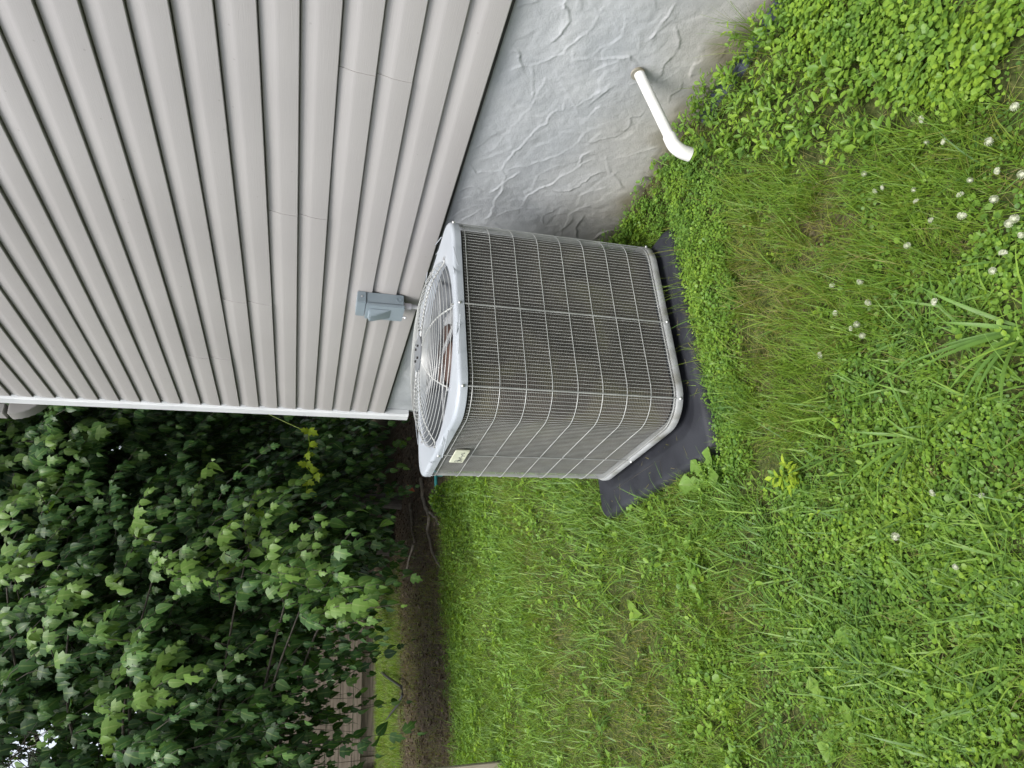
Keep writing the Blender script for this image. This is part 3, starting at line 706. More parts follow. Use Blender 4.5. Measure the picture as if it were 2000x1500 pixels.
at = N(nt, 'ShaderNodeAttribute', attribute_name='cover')
tc = N(nt, 'ShaderNodeTexCoord')
n1 = N(nt, 'ShaderNodeTexNoise'); n1.inputs['Scale'].default_value = 70; n1.inputs['Detail'].default_value = 6; L_(tc.outputs['Object'], n1.inputs['Vector'])
n2 = N(nt, 'ShaderNodeTexNoise'); n2.inputs['Scale'].default_value = 9; n2.inputs['Detail'].default_value = 6; L_(tc.outputs['Object'], n2.inputs['Vector'])
rs = ramp(nt, [(.3, (.026, .020, .013)), (.5, (.055, .042, .027)), (.72, (.115, .09, .06))]); L_(n1.outputs['Fac'], rs.inputs[0])
rg = ramp(nt, [(.3, (.020, .026, .008)), (.55, (.046, .060, .016)), (.75, (.11, .11, .04))]); L_(n1.outputs['Fac'], rg.inputs[0])
ad = N(nt, 'ShaderNodeMath', operation='MULTIPLY_ADD'); ad.inputs[1].default_value = .7; ad.use_clamp = True
L_(n2.outputs['Fac'], ad.inputs[0])
sb = N(nt, 'ShaderNodeMath', operation='SUBTRACT'); L_(at.outputs['Fac'], sb.inputs[0]); sb.inputs[1].default_value = .35; L_(sb.outputs[0], ad.inputs[2])
mx = N(nt, 'ShaderNodeMix', data_type='RGBA'); L_(ad.outputs[0], mx.inputs[0]); L_(rs.outputs[0], mx.inputs[6]); L_(rg.outputs[0], mx.inputs[7])
L_(mx.outputs[2], bs.inputs['Base Color']); bs.inputs['Roughness'].default_value = .95; bs.inputs['Specular IOR Level'].default_value = .15
bp = N(nt, 'ShaderNodeBump'); bp.inputs['Strength'].default_value = .8; bp.inputs['Distance'].default_value = .012
L_(n1.outputs['Fac'], bp.inputs['Height']); L_(bp.outputs[0], bs.inputs['Normal'])
go = mesh_arr('ground', V, q.ravel(), np.arange(len(q)) * 4, np.full(len(q), 4), mg, smooth=True, attrs={'cover': cover(GX, GY).ravel()})
tag(go, kind='structure')

# ================================================================== FENCE AND POST
fen = empty('wooden_fence', (-1.5, 12.4, 0))
tag(fen, 'weathered brown fence of wide horizontal boards behind the far lawn, half hidden by leaves', 'fence')
zb = [(0.175, 0.295, -.045), (0.305, 0.505, -.02), (0.512, 0.712, -.02), (0.720, .918, -.02), (.926, 1.124, -.02), (1.132, 1.33, -.02), (1.338, 1.53, -.02), (1.538, 1.73, -.02)]
for i, (a, c, dpt) in enumerate(zb):
    for (xa, xb_) in ((-5.0, -1.14), (-1.135, 1.9), (1.905, 4.6)):
        b = MB(); j = random.uniform(-.004, .004); b.box(xa, xb_, dpt + j, dpt + .022 + j, a, c); b.build('board', M_['wood'], fen, bevel=.002)
for xp in (-5.0, -3.05, -1.14, .4, 1.9, 4.6):
    b = MB(); b.box(xp - .045, xp + .045, .006, .096, -.25, 1.76); b.build('post', M_['wood'], fen, bevel=.004)
b = MB(); b.box(-1.6, -1.29, -.10, -.022, -.2, .19); b.build('step_block', M_['wood'], fen, bevel=.004)
b = MB(); b.box(-5, 4.6, .03, .05, -.25, .16); b.build('kick_board', M_['wood'], fen)

post = empty('wooden_post', (-2.243, 4.80, -.085))
tag(post, 'pale weathered square wooden post standing at the lawn edge across from the house', 'post')
b = MB(); b.box(-.045, .045, -.045, .045, -.03, 1.35); b.build('shaft', M_['postwood'], post, bevel=.004)
b = MB(); b.box(-.058, .058, -.058, .058, 1.35, 1.38); b.build('cap', M_['postwood'], post, bevel=.004)

# ================================================================== LEAVES AND BLADES IN BULK
def nrm(a): return a / np.maximum(np.linalg.norm(a, axis=-1, keepdims=True), 1e-9)
LEAF_SMALL = (np.array([(0, 0, 0), (-.46, .38, .10), (-.34, .80, .07), (0, 1, -.06), (.34, .80, .07), (.46, .38, .10), (0, .5, 0)]), np.array([(0, 6, 2, 1), (6, 3, 3, 2), (0, 5, 4, 6), (6, 4, 3, 3)]))
LEAF_SMALL = (np.array([(0, 0, 0), (-.44, .34, .09), (-.36, .78, .05), (0, 1, -.08), (.36, .78, .05), (.44, .34, .09)]), np.array([(0, 3, 2, 1), (0, 5, 4, 3)]))
def leaf_template(ys, ws, droop, fold, edge=0.0):
    n = len(ys); mid = [(0, y, -droop * y * y + .03 * math.sin(y * 3)) for y in ys]
    Lf = [(-w, y - edge * w, -droop * y * y + fold * w + .03 * math.sin(y * 3)) for y, w in zip(ys, ws)]
    Rf = [(w, y - edge * w, -droop * y * y + fold * w + .03 * math.sin(y * 3)) for y, w in zip(ys, ws)]
    Q = []
    for i in range(n - 1): Q += [(i, i + 1, n + i + 1, n + i), (i, 2 * n + i, 2 * n + i + 1, i + 1)]
    return np.array(mid + Lf + Rf, float), np.array(Q)
LEAF_TREE = leaf_template((0, .14, .36, .62, .82, 1.0), (.03, .27, .36, .30, .15, .004), .20, .22, .12)
def lobed(mids, sides, droop, fold):
    n = len(mids); f = lambda y: -droop * y * y + .03 * math.sin(y * 3)
    V = [(0, y, f(y)) for y in mids] + [(-x, y, f(y) + fold * x) for x, y in sides] + [(x, y, f(y) + fold * x * .6) for x, y in sides]; Q = []
    for i in range(n - 1): Q += [(i, i + 1, n + i + 1, n + i), (i, 2 * n + i, 2 * n + i + 1, i + 1)]
    return np.array(V, float), np.array(Q)
LEAF_LOBE = lobed((0, .14, .32, .44, .62, .76, 1.0), ((.04, .0), (.30, .05), (.50, .40), (.25, .41), (.34, .70), (.15, .74), (.003, 1.0)), .22, .16)
LEAF_CURL = leaf_template((0, .14, .36, .62, .82, 1.0), (.03, .25, .34, .27, .13, .004), .45, .45, .12)
LEAF_PLAIN = (np.array([(0, 0, 0), (-.36, .34, .08), (-.26, .68, .03), (0, 1, -.14), (.26, .68, .03), (.36, .34, .08)]), np.array([(0, 3, 2, 1), (0, 5, 4, 3)]))
def leaf_verts(tm, pos, ax, nr, size, wr):
    ax = nrm(ax); sd_ = nrm(np.cross(ax, nr)); nr = np.cross(sd_, ax)
    T = tm[0]; s = size[:, None, None]
    return pos[:, None, :] + s * (T[None, :, 0:1] * wr[:, None, None] * sd_[:, None, :] + T[None, :, 1:2] * ax[:, None, :] + T[None, :, 2:3] * nr[:, None, :])
def bulk(name, parts, mat, parent=None, smooth=True):
    """parts: list of (verts (N,k,3), quads (m,4), var (N,)[, template verts])"""
    Vs, Qs, As, Ms = [], [], [], []; off_ = 0
    for P_ in parts:
        P, Q, var = P_[:3]; n, k, _ = P.shape
        md = (np.abs(P_[3][:, 0]) < 1e-6).astype(float) if len(P_) > 3 else np.zeros(k)
        Vs.append(P.reshape(-1, 3)); Qs.append((Q[None] + (np.arange(n) * k)[:, None, None] + off_).reshape(-1, 4)); As.append(np.repeat(var, k)); Ms.append(np.tile(md, n)); off_ += n * k
    V = np.concatenate(Vs); Q = np.concatenate(Qs)
    return mesh_arr(name, V, Q.ravel(), np.arange(len(Q)) * 4, np.full(len(Q), 4), mat, parent, smooth, {'var': np.concatenate(As), 'mid': np.concatenate(Ms)})
def blades(pos, az, length, lean, curl, width, var, segs=3, twist=None):
    n = len(pos); d = np.stack([np.cos(az), np.sin(az), np.zeros(n)], -1); z = np.array([0, 0, 1.0])
    tw = az + np.pi / 2 + (rng.normal(0, .5, n) if twist is None else twist)
    sd_ = np.stack([np.cos(tw), np.sin(tw), np.zeros(n)], -1)
    p = pos.copy(); rows = []
    for i in range(segs + 1):
        t = i / segs; w = width * (1 - t ** 1.6) * (0.6 + .4 * min(1, t * 3 + .3)) * .5 + 0.00015
        rows.append(p - sd_ * w[:, None]); rows.append(p + sd_ * w[:, None])
        a = lean + curl * (t + .5 / segs)
        p = p + (length / segs)[:, None] * (np.sin(a)[:, None] * d + np.cos(a)[:, None] * z)
    P = np.stack(rows, 1)
    Q = np.array([(2 * i, 2 * i + 1, 2 * i + 3, 2 * i + 2) for i in range(segs)])
    return P, Q, var
U = rng.uniform; G = rng.normal

M_['grass'] = leaf_mat('turf_grass', [(0.0, (.28, .25, .125)), (.14, (.23, .22, .06)), (.27, (.175, .222, .030)), (.6, (.112, .216, .026)), (1.0, (.200, .318, .036))], trans=.42, gloss=.3)
M_['weed'] = leaf_mat('small_weed_leaf', [(0.0, (.070, .152, .032)), (.5, (.128, .242, .036)), (1.0, (.222, .345, .036))], trans=.42, gloss=.3)
M_['broad'] = leaf_mat('coarse_grass', [(0.0, (.080, .165, .042)), (.5, (.132, .246, .048)), (1.0, (.210, .330, .052))], trans=.42, gloss=.3)
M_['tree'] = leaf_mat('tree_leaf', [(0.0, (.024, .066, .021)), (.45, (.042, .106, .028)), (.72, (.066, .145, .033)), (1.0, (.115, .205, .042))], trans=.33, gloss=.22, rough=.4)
M_['treepart'] = leaf_mat('near_tree_leaf', [(0.0, (.024, .066, .021)), (.45, (.042, .106, .028)), (.72, (.066, .145, .033)), (1.0, (.115, .205, .042))], trans=.33, gloss=.22, rough=.4, objvar=True)
M_['lime'] = leaf_mat('lime_leaf', [(0.0, (.20, .30, .018)), (1.0, (.30, .40, .035))], trans=.35, gloss=.3)
M_['litter'] = leaf_mat('dead_leaf', [(0.0, (.05, .032, .02)), (.6, (.10, .07, .045)), (1.0, (.17, .13, .09))], trans=.1, gloss=.2)

def scatter_xy(n, x0, x1, y0, y1):
    return U(x0, x1, n), U(y0, y1, n)
def ok_xy(x, y, m_=0.0):
    inpad = (x > PADR[0] - m_) & (x < PADR[1] + m_) & (y > PADR[2] - m_) & (y < PADR[3] + m_)
    return (~inpad) & (x < -0.012)

# ================================================================== TREES
def build_tree(name, label, base, crowns, ntw, leaf, nleaf=11, group=None, limbs=10, trunk_r=.10, sprays=(), parts=0, tw_len=(.35, .75), bright=0.0, top=None, plain=False, gaps=()):
    base = np.array(base, float); root = empty(name, tuple(base)); tag(root, label, 'tree', group)
    pts, outs, brt = [], [], []
    wts = np.array([c[2][0] * c[2][1] * c[2][2] for c in crowns]) ** .8; wts /= wts.sum()
    for (fl, c, r_), w in zip(crowns, wts):
        n = int(ntw * w); d = nrm(G(0, 1, (n, 3))); rad = U(.25, 1, n) ** .45
        lump = .72 + .5 * np.stack([vnoise(d[:, 0] * 2 + 9, d[:, 1] * 2 + d[:, 2] * 3, 1.6, int(abs(c[0] * 10)))], 0)[0]
        p = np.array(c) + d * rad[:, None] * lump[:, None] * np.array(r_)
        pts.append(p); outs.append(d); brt.append(rad)
    P = np.concatenate(pts); D = np.concatenate(outs); RAD = np.concatenate(brt)
    k = P[:, 2] > .25; P, D, RAD = P[k], D[k], RAD[k]
    sp = np.zeros(len(P))
    if sprays:
        sP, sD = [], []
        for (c, n, sprd) in sprays:
            sP.append(np.array(c) + G(0, sprd, (n, 3)) * np.array([1, .7, .8])); sD.append(nrm(np.array([.25, -.8, .3]) + G(0, .45, (n, 3))))
        P = np.concatenate([P] + sP); D = np.concatenate([D] + sD); extra = sum(len(a) for a in sP)
        sp = np.concatenate([sp, np.ones(extra)]); RAD = np.concatenate([RAD, np.ones(extra)])
    n = len(P); ln = U(tw_len[0], tw_len[1], n) * np.where(sp > 0, .75, 1)
    dirn = nrm(D * np.array([1, 1, .5]) + G(0, .45, (n, 3)) + np.array([0, 0, .10]))
    # twig: leaves the limb along dirn and droops
    ts = np.linspace(0, 1, nleaf)
    tw = P[:, None, :] + dirn[:, None, :] * (ln[:, None, None] * ts[None, :, None]) + np.array([0, 0, -1.0]) * (.55 * ln[:, None, None] * ts[None, :, None] ** 2)
    tan = nrm(np.gradient(tw, axis=1))
    side = nrm(np.cross(tan, np.array([0, 0, 1.0])) + 1e-4)
    alt = np.where(np.arange(nleaf) % 2 == 0, 1, -1)[None, :, None]
    axl = .35 * tan + .42 * alt * side + np.array([.10, -.05, -.85]) + G(0, .22, tan.shape)
    nr_ = np.array([-.1, -.42, .55]) + .40 * D[:, None, :] + .35 * alt * side + G(0, .30, tan.shape)
    pos = tw + alt * side * .01
    size = leaf * U(.5, 1.25, (n, nleaf)) * (1 - .25 * (ts[None] > .9))
    var = np.clip(.27 + .18 * G(0, 1, (n, 1)) + .10 * G(0, 1, (n, nleaf)) + .15 * ts[None] + .44 * sp[:, None] + bright + .08 * (RAD[:, None] > .93), 0, 1)  # sprays lighter: young leaf tone plus light painted into the colour
    keep = (U(0, 1, (n, nleaf)) < .93) & (pos[..., 2] > .10)
    for (gc, gr_) in gaps: keep &= (np.linalg.norm((pos - np.array(gc)) / np.array(gr_), axis=-1) > 1)
    pos, axl, nr_, size, var = pos[keep], axl[keep], nr_[keep], size[keep], var[keep]
    wr = U(.72, 1.05, len(pos)); shape = U(0, 1, len(pos)) < .45; curl = U(0, 1, len(pos)) < .18; size = size * np.where(shape, 1, 1.12)
    if parts:
        fwv = np.array(fw); rel = pos - np.array(CAM); dz = rel @ fwv
        px = np.abs(rel @ np.array(rt)) / dz; py = np.abs(rel @ np.array(dn)) / dz
        score = dz + np.where((px < .56) & (py < .75), 0, 100) - .7 * var
        idx = np.argsort(score)[:parts]
        mA = [None, None]
        for s_i, tmpl in enumerate((LEAF_TREE, LEAF_LOBE)):
            me = bpy.data.meshes.new('leaf'); me.from_pydata([tuple(v) for v in tmpl[0]], [], [tuple(int(z) for z in f) for f in tmpl[1]])
            at_ = me.attributes.new('mid', 'FLOAT', 'POINT'); at_.data.foreach_set('value', (np.abs(tmpl[0][:, 0]) < 1e-6).astype(np.float32)); me.materials.append(M_['treepart']); me.polygons.foreach_set('use_smooth', [True] * len(me.polygons)); mA[s_i] = me
        for i in idx:
            a = nrm(axl[i]); s_ = nrm(np.cross(a, nr_[i])); nn = np.cross(s_, a)
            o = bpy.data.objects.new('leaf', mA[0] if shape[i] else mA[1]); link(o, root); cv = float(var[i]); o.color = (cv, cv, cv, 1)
            S = size[i]; pl = pos[i] - base
            o.matrix_local = Matrix(((s_[0] * S * wr[i], a[0] * S, nn[0] * S, pl[0]), (s_[1] * S * wr[i], a[1] * S, nn[1] * S, pl[1]), (s_[2] * S * wr[i], a[2] * S, nn[2] * S, pl[2]), (0, 0, 0, 1)))
        km = np.ones(len(pos), bool); km[idx] = False
        pos, axl, nr_, size, var, wr, shape, curl = [z[km] for z in (pos, axl, nr_, size, var, wr, shape, curl)]
    prt = []
    for tmpl, mk in (((LEAF_PLAIN, shape), (LEAF_PLAIN, ~shape)) if plain else ((LEAF_TREE, shape & ~curl), (LEAF_CURL, curl), (LEAF_LOBE, ~shape & ~curl))):
        prt.append((leaf_verts(tmpl, pos[mk] - base, axl[mk], nr_[mk], size[mk], wr[mk]), tmpl[1], var[mk], tmpl[0]))
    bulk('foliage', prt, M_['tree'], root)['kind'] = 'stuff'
    # twigs
    tv = []
    step = [0, nleaf // 2, nleaf - 1]
    for k in range(n):
        pass
    R3 = np.array([(math.cos(a), math.sin(a)) for a in (0, 2.094, 4.189)])
    seg = tw[:, step, :] - base; sdv = side[:, step, :]; upv = nrm(np.cross(sdv, tan[:, step, :]))
    rad = np.array([.0045, .0032, .0015])[None, :, None]
    ringv = [seg + rad * (sdv * c_ + upv * s_) for c_, s_ in R3]
    PV = np.stack(ringv, 2).reshape(n, 9, 3)
    Q = np.array([(3 * i + a, 3 * i + (a + 1) % 3, 3 * i + 3 + (a + 1) % 3, 3 * i + 3 + a) for i in range(2) for a in range(3)])
    bulk('twigs', [(PV, Q, np.zeros(n))], M_['bark'], root)['kind'] = 'stuff'
    # trunk and limbs
    zt = (top or max(c[1][2] for c in crowns)) - base[2]
    cx_, cy_ = np.mean([c[1][0] for c in crowns]) - base[0], np.mean([c[1][1] for c in crowns]) - base[1]
    tp = [(0.02 * math.sin(t * 7) + cx_ * .6 * t ** 2, .02 * math.cos(t * 5) + cy_ * .6 * t ** 2, -.15 + (zt + .15) * t) for t in np.linspace(0, 1, 9)]
    b = MB(); b.tube(tp, [trunk_r * (1.35 if i == 0 else 1) * (1 - .75 * i / 8) for i in range(9)], 10); b.build('trunk', M_['bark'], root, smooth=True)
    rl = random.Random(int(abs(base[0] * 100)))
    ends = [P[rl.randrange(len(P))] - base for _ in range(limbs)] + [np.array(s_[0]) - base for s_ in sprays]
    for e in ends:
        t0 = min(.92, max(.22, .25 + .5 * e[2] / max(zt, .1) * rl.uniform(.7, 1))); f = t0 * 8; i = int(f); s0 = Vector(tp[i]).lerp(Vector(tp[i + 1]), f - i)
        e = Vector(e); mid = s0.lerp(e, .55) + Vector((rl.uniform(-.25, .25), rl.uniform(-.1, .3), rl.uniform(.15, .5)))
        pp = [s0 * (1 - t) ** 2 + mid * 2 * t * (1 - t) + e * t ** 2 for t in np.linspace(0, 1, 7)]
        b = MB(); b.tube(pp, [trunk_r * .22 * (1 - .80 * k / 6) for k in range(7)], 6); b.build('branch', M_['bark'], root, smooth=True)
    return root

spr = [((-.82, 5.35, 2.22), 10, .13), ((-1.58, 5.4, 2.30), 11, .14), ((-.92, 5.5, 3.15), 9, .15), ((-1.18, 5.45, 2.72), 9, .14), ((-.72, 5.3, 1.62), 10, .16), ((-.95, 5.2, 1.30), 10, .14), ((-1.12, 5.3, 1.22), 6, .11), ((-1.07, 5.2, 1.0), 7, .12)]
build_tree('leafy_tree', 'nearest broadleaf tree whose drooping lobed leaves overhang the lawn, with bright leaf sprays', (-3.25, 7.3, -.08),
           [(0, (-2.2, 6.9, 3.7), (1.9, 1.3, 2.0)), (0, (-1.3, 6.5, 2.6), (1.1, .8, 1.2)), (0, (-2.2, 6.3, 2.3), (1.2, .8, .85)), (0, (-1.2, 7.2, 4.9), (1.7, 1.3, 1.3)), (0, (-.75, 6.3, 1.75), (.6, .5, .75)), (0, (-1.75, 6.6, 1.75), (.9, .5, .55)), (0, (-2.0, 6.2, 1.35), (.6, .4, .42))], 2500, .100, sprays=spr, parts=290, trunk_r=.11, limbs=5, gaps=[((-1.86 - .05 * k + dx, 5.4 + .5 * k, 2.83 + .147 * k + dz), (rr, .5, rr * .8)) for k in range(7) for dx, dz, rr in ((0, 0, .11), (-.13, .06, .09), (.10, -.09, .06), (-.02, .16, .06))])
build_tree('leafy_tree', 'broadleaf tree behind the house corner with dark leaves reaching down to the ground', (.62, 8.9, 0.0),
           [(0, (.35, 8.0, 2.9), (1.5, 1.1, 2.2)), (0, (.2, 7.6, 1.3), (.9, .8, .9)), (0, (1.0, 7.4, 3.6), (1.3, 1.0, 1.6)), (0, (-.2, 8.0, 4.6), (1.5, 1.2, 1.6))], 1750, .112, trunk_r=.09, limbs=12, bright=.0, sprays=[((.33, 6.7, 3.85), 12, .22), ((.55, 6.6, 3.2), 10, .2), ((.1, 6.6, 3.5), 10, .2), ((.75, 6.9, 3.6), 8, .2)])
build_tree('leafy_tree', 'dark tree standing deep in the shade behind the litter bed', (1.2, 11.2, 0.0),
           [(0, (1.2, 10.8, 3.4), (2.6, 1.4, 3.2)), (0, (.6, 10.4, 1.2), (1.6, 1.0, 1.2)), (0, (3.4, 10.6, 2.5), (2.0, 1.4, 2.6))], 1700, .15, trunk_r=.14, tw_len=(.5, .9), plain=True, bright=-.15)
build_tree('leafy_tree', 'added tall tree whose high crown closes the shade over the litter bed', (.2, 9.7, -.02),
           [(0, (-.2, 9.3, 5.6), (2.3, 1.7, 1.7)), (0, (1.8, 8.8, 5.4), (2.0, 1.7, 1.6)), (0, (-.7, 8.2, 5.9), (1.6, 1.5, 1.2))], 1300, .15, trunk_r=.13, tw_len=(.5, .9), plain=True, bright=-.1)  # tree added so that its overhead crown blocks the sky above the bed
for i, (bx, by, cz_, lab) in enumerate(((-4.2, 15.6, 4.2, 'tree beyond the fence at the left end, showing between nearer leaves'), (-.6, 16.2, 4.6, 'tree beyond the middle of the fence with pale sunlit gaps in its crown'), (3.4, 15.4, 4.2, 'tree beyond the right end of the fence, mostly hidden by darker trees'), (7.5, 16.0, 4.2, 'tree far behind the house end, almost wholly hidden'))):
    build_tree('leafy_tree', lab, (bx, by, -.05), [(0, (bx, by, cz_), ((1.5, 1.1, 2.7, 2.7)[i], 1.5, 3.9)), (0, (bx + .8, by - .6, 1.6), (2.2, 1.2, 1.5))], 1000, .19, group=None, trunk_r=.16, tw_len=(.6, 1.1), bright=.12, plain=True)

# ================================================================== SMALL FINDS ON THE LITTER BED
def gpt(x, y, dz=0): return (x, y, float(gh(x, y)) + dz)
def stick(pts, r_, label, forks=()):
    b0 = Vector(gpt(*pts[0])); o = empty('fallen_stick', tuple(b0)); tag(o, label, 'stick')
    def dens(pp):
        out = []
        for a, c in zip(pp[:-1], pp[1:]):
            for k in range(4):
                t = k / 4; x = a[0] + (c[0] - a[0]) * t; y = a[1] + (c[1] - a[1]) * t
                out.append(Vector(gpt(x + random.uniform(-.012, .012), y + random.uniform(-.03, .03), r_ * .8 + .008)) - b0)
        out.append(Vector(gpt(pp[-1][0], pp[-1][1], r_ * .6)) - b0); return out
    P = dens(pts); b = MB(); b.tube(P, [r_ * (1 - .55 * i / len(P)) for i in range(len(P))], 7); b.build('stem', M_['stick'], o, smooth=True)
    for f in forks:
        P = dens(f); b = MB(); b.tube(P, [r_ * .6 * (1 - .5 * i / len(P)) for i in range(len(P))], 6); b.build('side_twig', M_['stick'], o, smooth=True)
stick([(.42, 7.2), (.187, 7.1), (-.107, 6.82), (-.222, 6.98), (-.468, 6.82), (-.728, 6.36)], .022, 'long bent dry stick lying on the litter bed nearest the lawn edge', [[(-.061, 6.79), (-.2, 6.5), (-.344, 6.25)]])
stick([(.34, 8.0), (.095, 7.89), (-.153, 7.86)], .020, 'short straight dry stick lying on the dark litter under the trees', [])
stick([(-.15, 7.9), (-.322, 8.5), (-.384, 8.9)], .016, 'thin dry stick pointing away across the shaded litter', [])
bb = Vector((-1.656, 8.85, 0.0)); rod = empty('bent_branch', tuple(bb)); tag(rod, 'black bent branch arching over the far bright lawn', 'branch')
b = MB(); pts = [(-1.397, 11.457, -.03), (-1.47, 10.6, .02), (-1.56, 9.7, .04), (-1.66, 8.9, .02), (-1.75, 8.9, .01), (-1.85, 9.15, .03), (-1.95, 9.8, .03), (-2.05, 10.85, -.03)]
pts = [Vector(p) - bb + Vector((0, 0, -.02)) for p in pts]; b.tube(pts, [.018, .018, .017, .016, .015, .014, .012, .008], 7); b.build('stem', M_['rod'], rod, smooth=True)
tl = empty('teal_rod', gpt(0.02, 6.1)); tag(tl, 'teal plastic rod end lying behind the air conditioner', 'rod')
b = MB(); b.tube([(-.055, 0, .062), (-.05, 0, .065), (-.03, 0, .066), (.5, .05, .066)], [.006, .014, .016, .016], 12); b.build('bar', M_['teal'], tl, smooth=True)
b = MB(); b.tube([(.1, .01, -.02), (.1, .01, .066)], .01, 8); b.tube([(.45, .045, -.02), (.45, .045, .066)], .01, 8); b.build('stand', M_['teal'], tl)
o = bulk('dead_leaf', [(leaf_verts(LEAF_TREE, np.array([(.36, 7.3, .18)]), np.array([(-.35, -.1, -.6)]), np.array([(.2, -1, .3)]), np.array([.12]), np.array([.7])), LEAF_TREE[1], np.array([.5]))], noise_mat('rust_leaf', (.22, .05, .02), (.30, .08, .03), 30, .7))
tag(o, 'rust orange dead leaf hanging in the shade above the unit corner', 'leaf')

# ================================================================== GROUND VEGETATION
def clusters(x, y, k, size, tilt, hgt, var, spread=.004, tmpl=LEAF_SMALL, wr=(.8, 1.1), jit=.25):
    n = len(x); z = gh(x, y); az0 = U(0, 6.28, n)
    az = az0[:, None] + np.arange(k)[None] * (2 * np.pi / k) + G(0, jit, (n, k))
    tl_ = tilt + G(0, .28, (n, k)); h = hgt[:, None] * U(.65, 1.05, (n, k))
    ax = np.stack([np.cos(az) * np.cos(tl_), np.sin(az) * np.cos(tl_), np.sin(tl_)], -1)
    nr_ = np.stack([-np.cos(az) * np.sin(tl_), -np.sin(az) * np.sin(tl_), np.cos(tl_)], -1) + G(0, .18, (n, k, 3))
    pos = np.stack([np.repeat(x[:, None], k, 1), np.repeat(y[:, None], k, 1), z[:, None] + h], -1) + ax * spread
    sz = size[:, None] * U(.7, 1.15, (n, k)); vr = np.clip(var[:, None] + G(0, .10, (n, k)), 0, 1)
    pos, ax, nr_, sz, vr = pos.reshape(-1, 3), ax.reshape(-1, 3), nr_.reshape(-1, 3), sz.ravel(), vr.ravel()
    return leaf_verts(tmpl, pos, ax, nr_, sz, U(wr[0], wr[1], len(pos))), tmpl[1], vr

def pick(n, box, dens, m_=0.0):
    x, y = scatter_xy(n, *box); k = ok_xy(x, y, m_) & (U(0, 1, n) < dens(x, y))
    x1, y1 = x[k], y[k]
    if box[0] > -3 and box[2] < 3:      # thinner growth further out on the lawn, beside the part one looks at
        n2 = int(n * .35); x, y = scatter_xy(n2, box[0] - 1.3, box[0], box[2], box[3]); k = U(0, 1, n2) < dens(x, y); x1 = np.concatenate([x1, x[k]]); y1 = np.concatenate([y1, y[k]])
        if box[2] < 1:
            n2 = int(n * .12); x, y = scatter_xy(n2, -3, -.02, -.1, box[2]); k = U(0, 1, n2) < dens(x, y); x1 = np.concatenate([x1, x[k]]); y1 = np.concatenate([y1, y[k]])
    return x1, y1
NEAR = (-2.25, -.01, .45, 2.4); MID = (-2.6, -.01, 2.0, 6.6)

# --- fine turf
prt = []
def dens_fine(x, y):
    z = zone('fine', x, y) * 1.0; f = zone('flower', x, y) * .5
    base = .16 + .30 * sstep(.4, .6, fbm(x, y, 4, 70, 3))
    d = np.maximum(np.maximum(z * (.55 + .5 * sstep(.3, .6, fbm(x, y, 6, 71, 3))), f), base)
    return d * np.where(zone('dry', x, y), .40 + .6 * sstep(.4, .6, fbm(x, y, 9, 62, 3)), 1) * np.where(zone('broad', x, y) | zone('pointy', x, y), .5, 1)
tx, ty = pick(5200, NEAR, dens_fine, .0); kk = 16
x = np.repeat(tx, kk) + G(0, .011, len(tx) * kk); y = np.repeat(ty, kk) + G(0, .011, len(tx) * kk); tv_ = np.repeat(G(0, .13, len(tx)), kk); td_ = np.repeat(U(0, 6.28, len(tx)), kk)
k_ = ok_xy(x, y); x, y, tv_, td_ = x[k_], y[k_], tv_[k_], td_[k_]
ax_, ay_ = pick(22000, NEAR, dens_fine, .0); x = np.concatenate([x, ax_]); y = np.concatenate([y, ay_]); tv_ = np.concatenate([tv_, G(0, .1, len(ax_))]); td_ = np.concatenate([td_, U(0, 6.28, len(ax_))])
n = len(x); fz = zone('fine', x, y)
var = np.clip(np.where(zone('dry', x, y), .45, np.where(fz, .64, .68)) + tv_ + .22 * (fbm(x, y, 7, 73, 2) - .5) * 2 + G(0, .17, n), 0, 1)
lean_dir = td_ + G(0, .75, n)
L = np.where(fz, U(.035, .14, n), U(.03, .09, n))
prt.append(blades(np.stack([x, y, gh(x, y) - .004], -1), lean_dir, L, np.abs(G(.25, .3, n)), U(.1, 1.5, n), U(.0012, .0026, n), var, 3))
# dry thatch lying flat
x, y = pick(30000, NEAR, lambda x, y: .14 + .28 * zone('dry', x, y) + .10 * zone('fine', x, y)); n = len(x)
prt.append(blades(np.stack([x, y, gh(x, y) + U(.001, .02, n)], -1), U(0, 6.28, n), U(.02, .07, n), U(1.2, 1.6, n), U(-.1, .5, n), U(.001, .002, n), U(0, .16, n), 2))
# wispy tuft rising against the foundation and the tufts beside the pad
for (cx_, cy_, nn, ll, sp_, aim) in ((-.07, 1.10, 60, .22, .03, None), (-.02, 1.33, 16, .16, .03, None), (-.50, 1.79, 26, .17, .08, 1.6), (-.72, 1.79, 16, .13, .05, 1.6), (-.35, 1.74, 10, .16, .04, 1.6)):
    x = np.minimum(cx_ + G(0, sp_, nn), -.012); y = cy_ + G(0, sp_ * .35, nn); k_ = ok_xy(x, y, .005); x, y = x[k_], y[k_]; nn = len(x)
    prt.append(blades(np.stack([x, y, gh(x, y) - .004], -1), U(0, 6.28, nn) if aim is None else G(aim, .5, nn), ll * U(.5, 1.15, nn), np.abs(G(.15, .16, nn)), U(.1, .9, nn), U(.0013, .0024, nn), np.clip(G(.5, .15, nn), 0, 1), 4))
bulk('grass', prt, M_['grass'])
tag(bpy.data.objects['grass'], 'fine thin grass with dry thatch growing along the house', 'grass', kind='stuff')

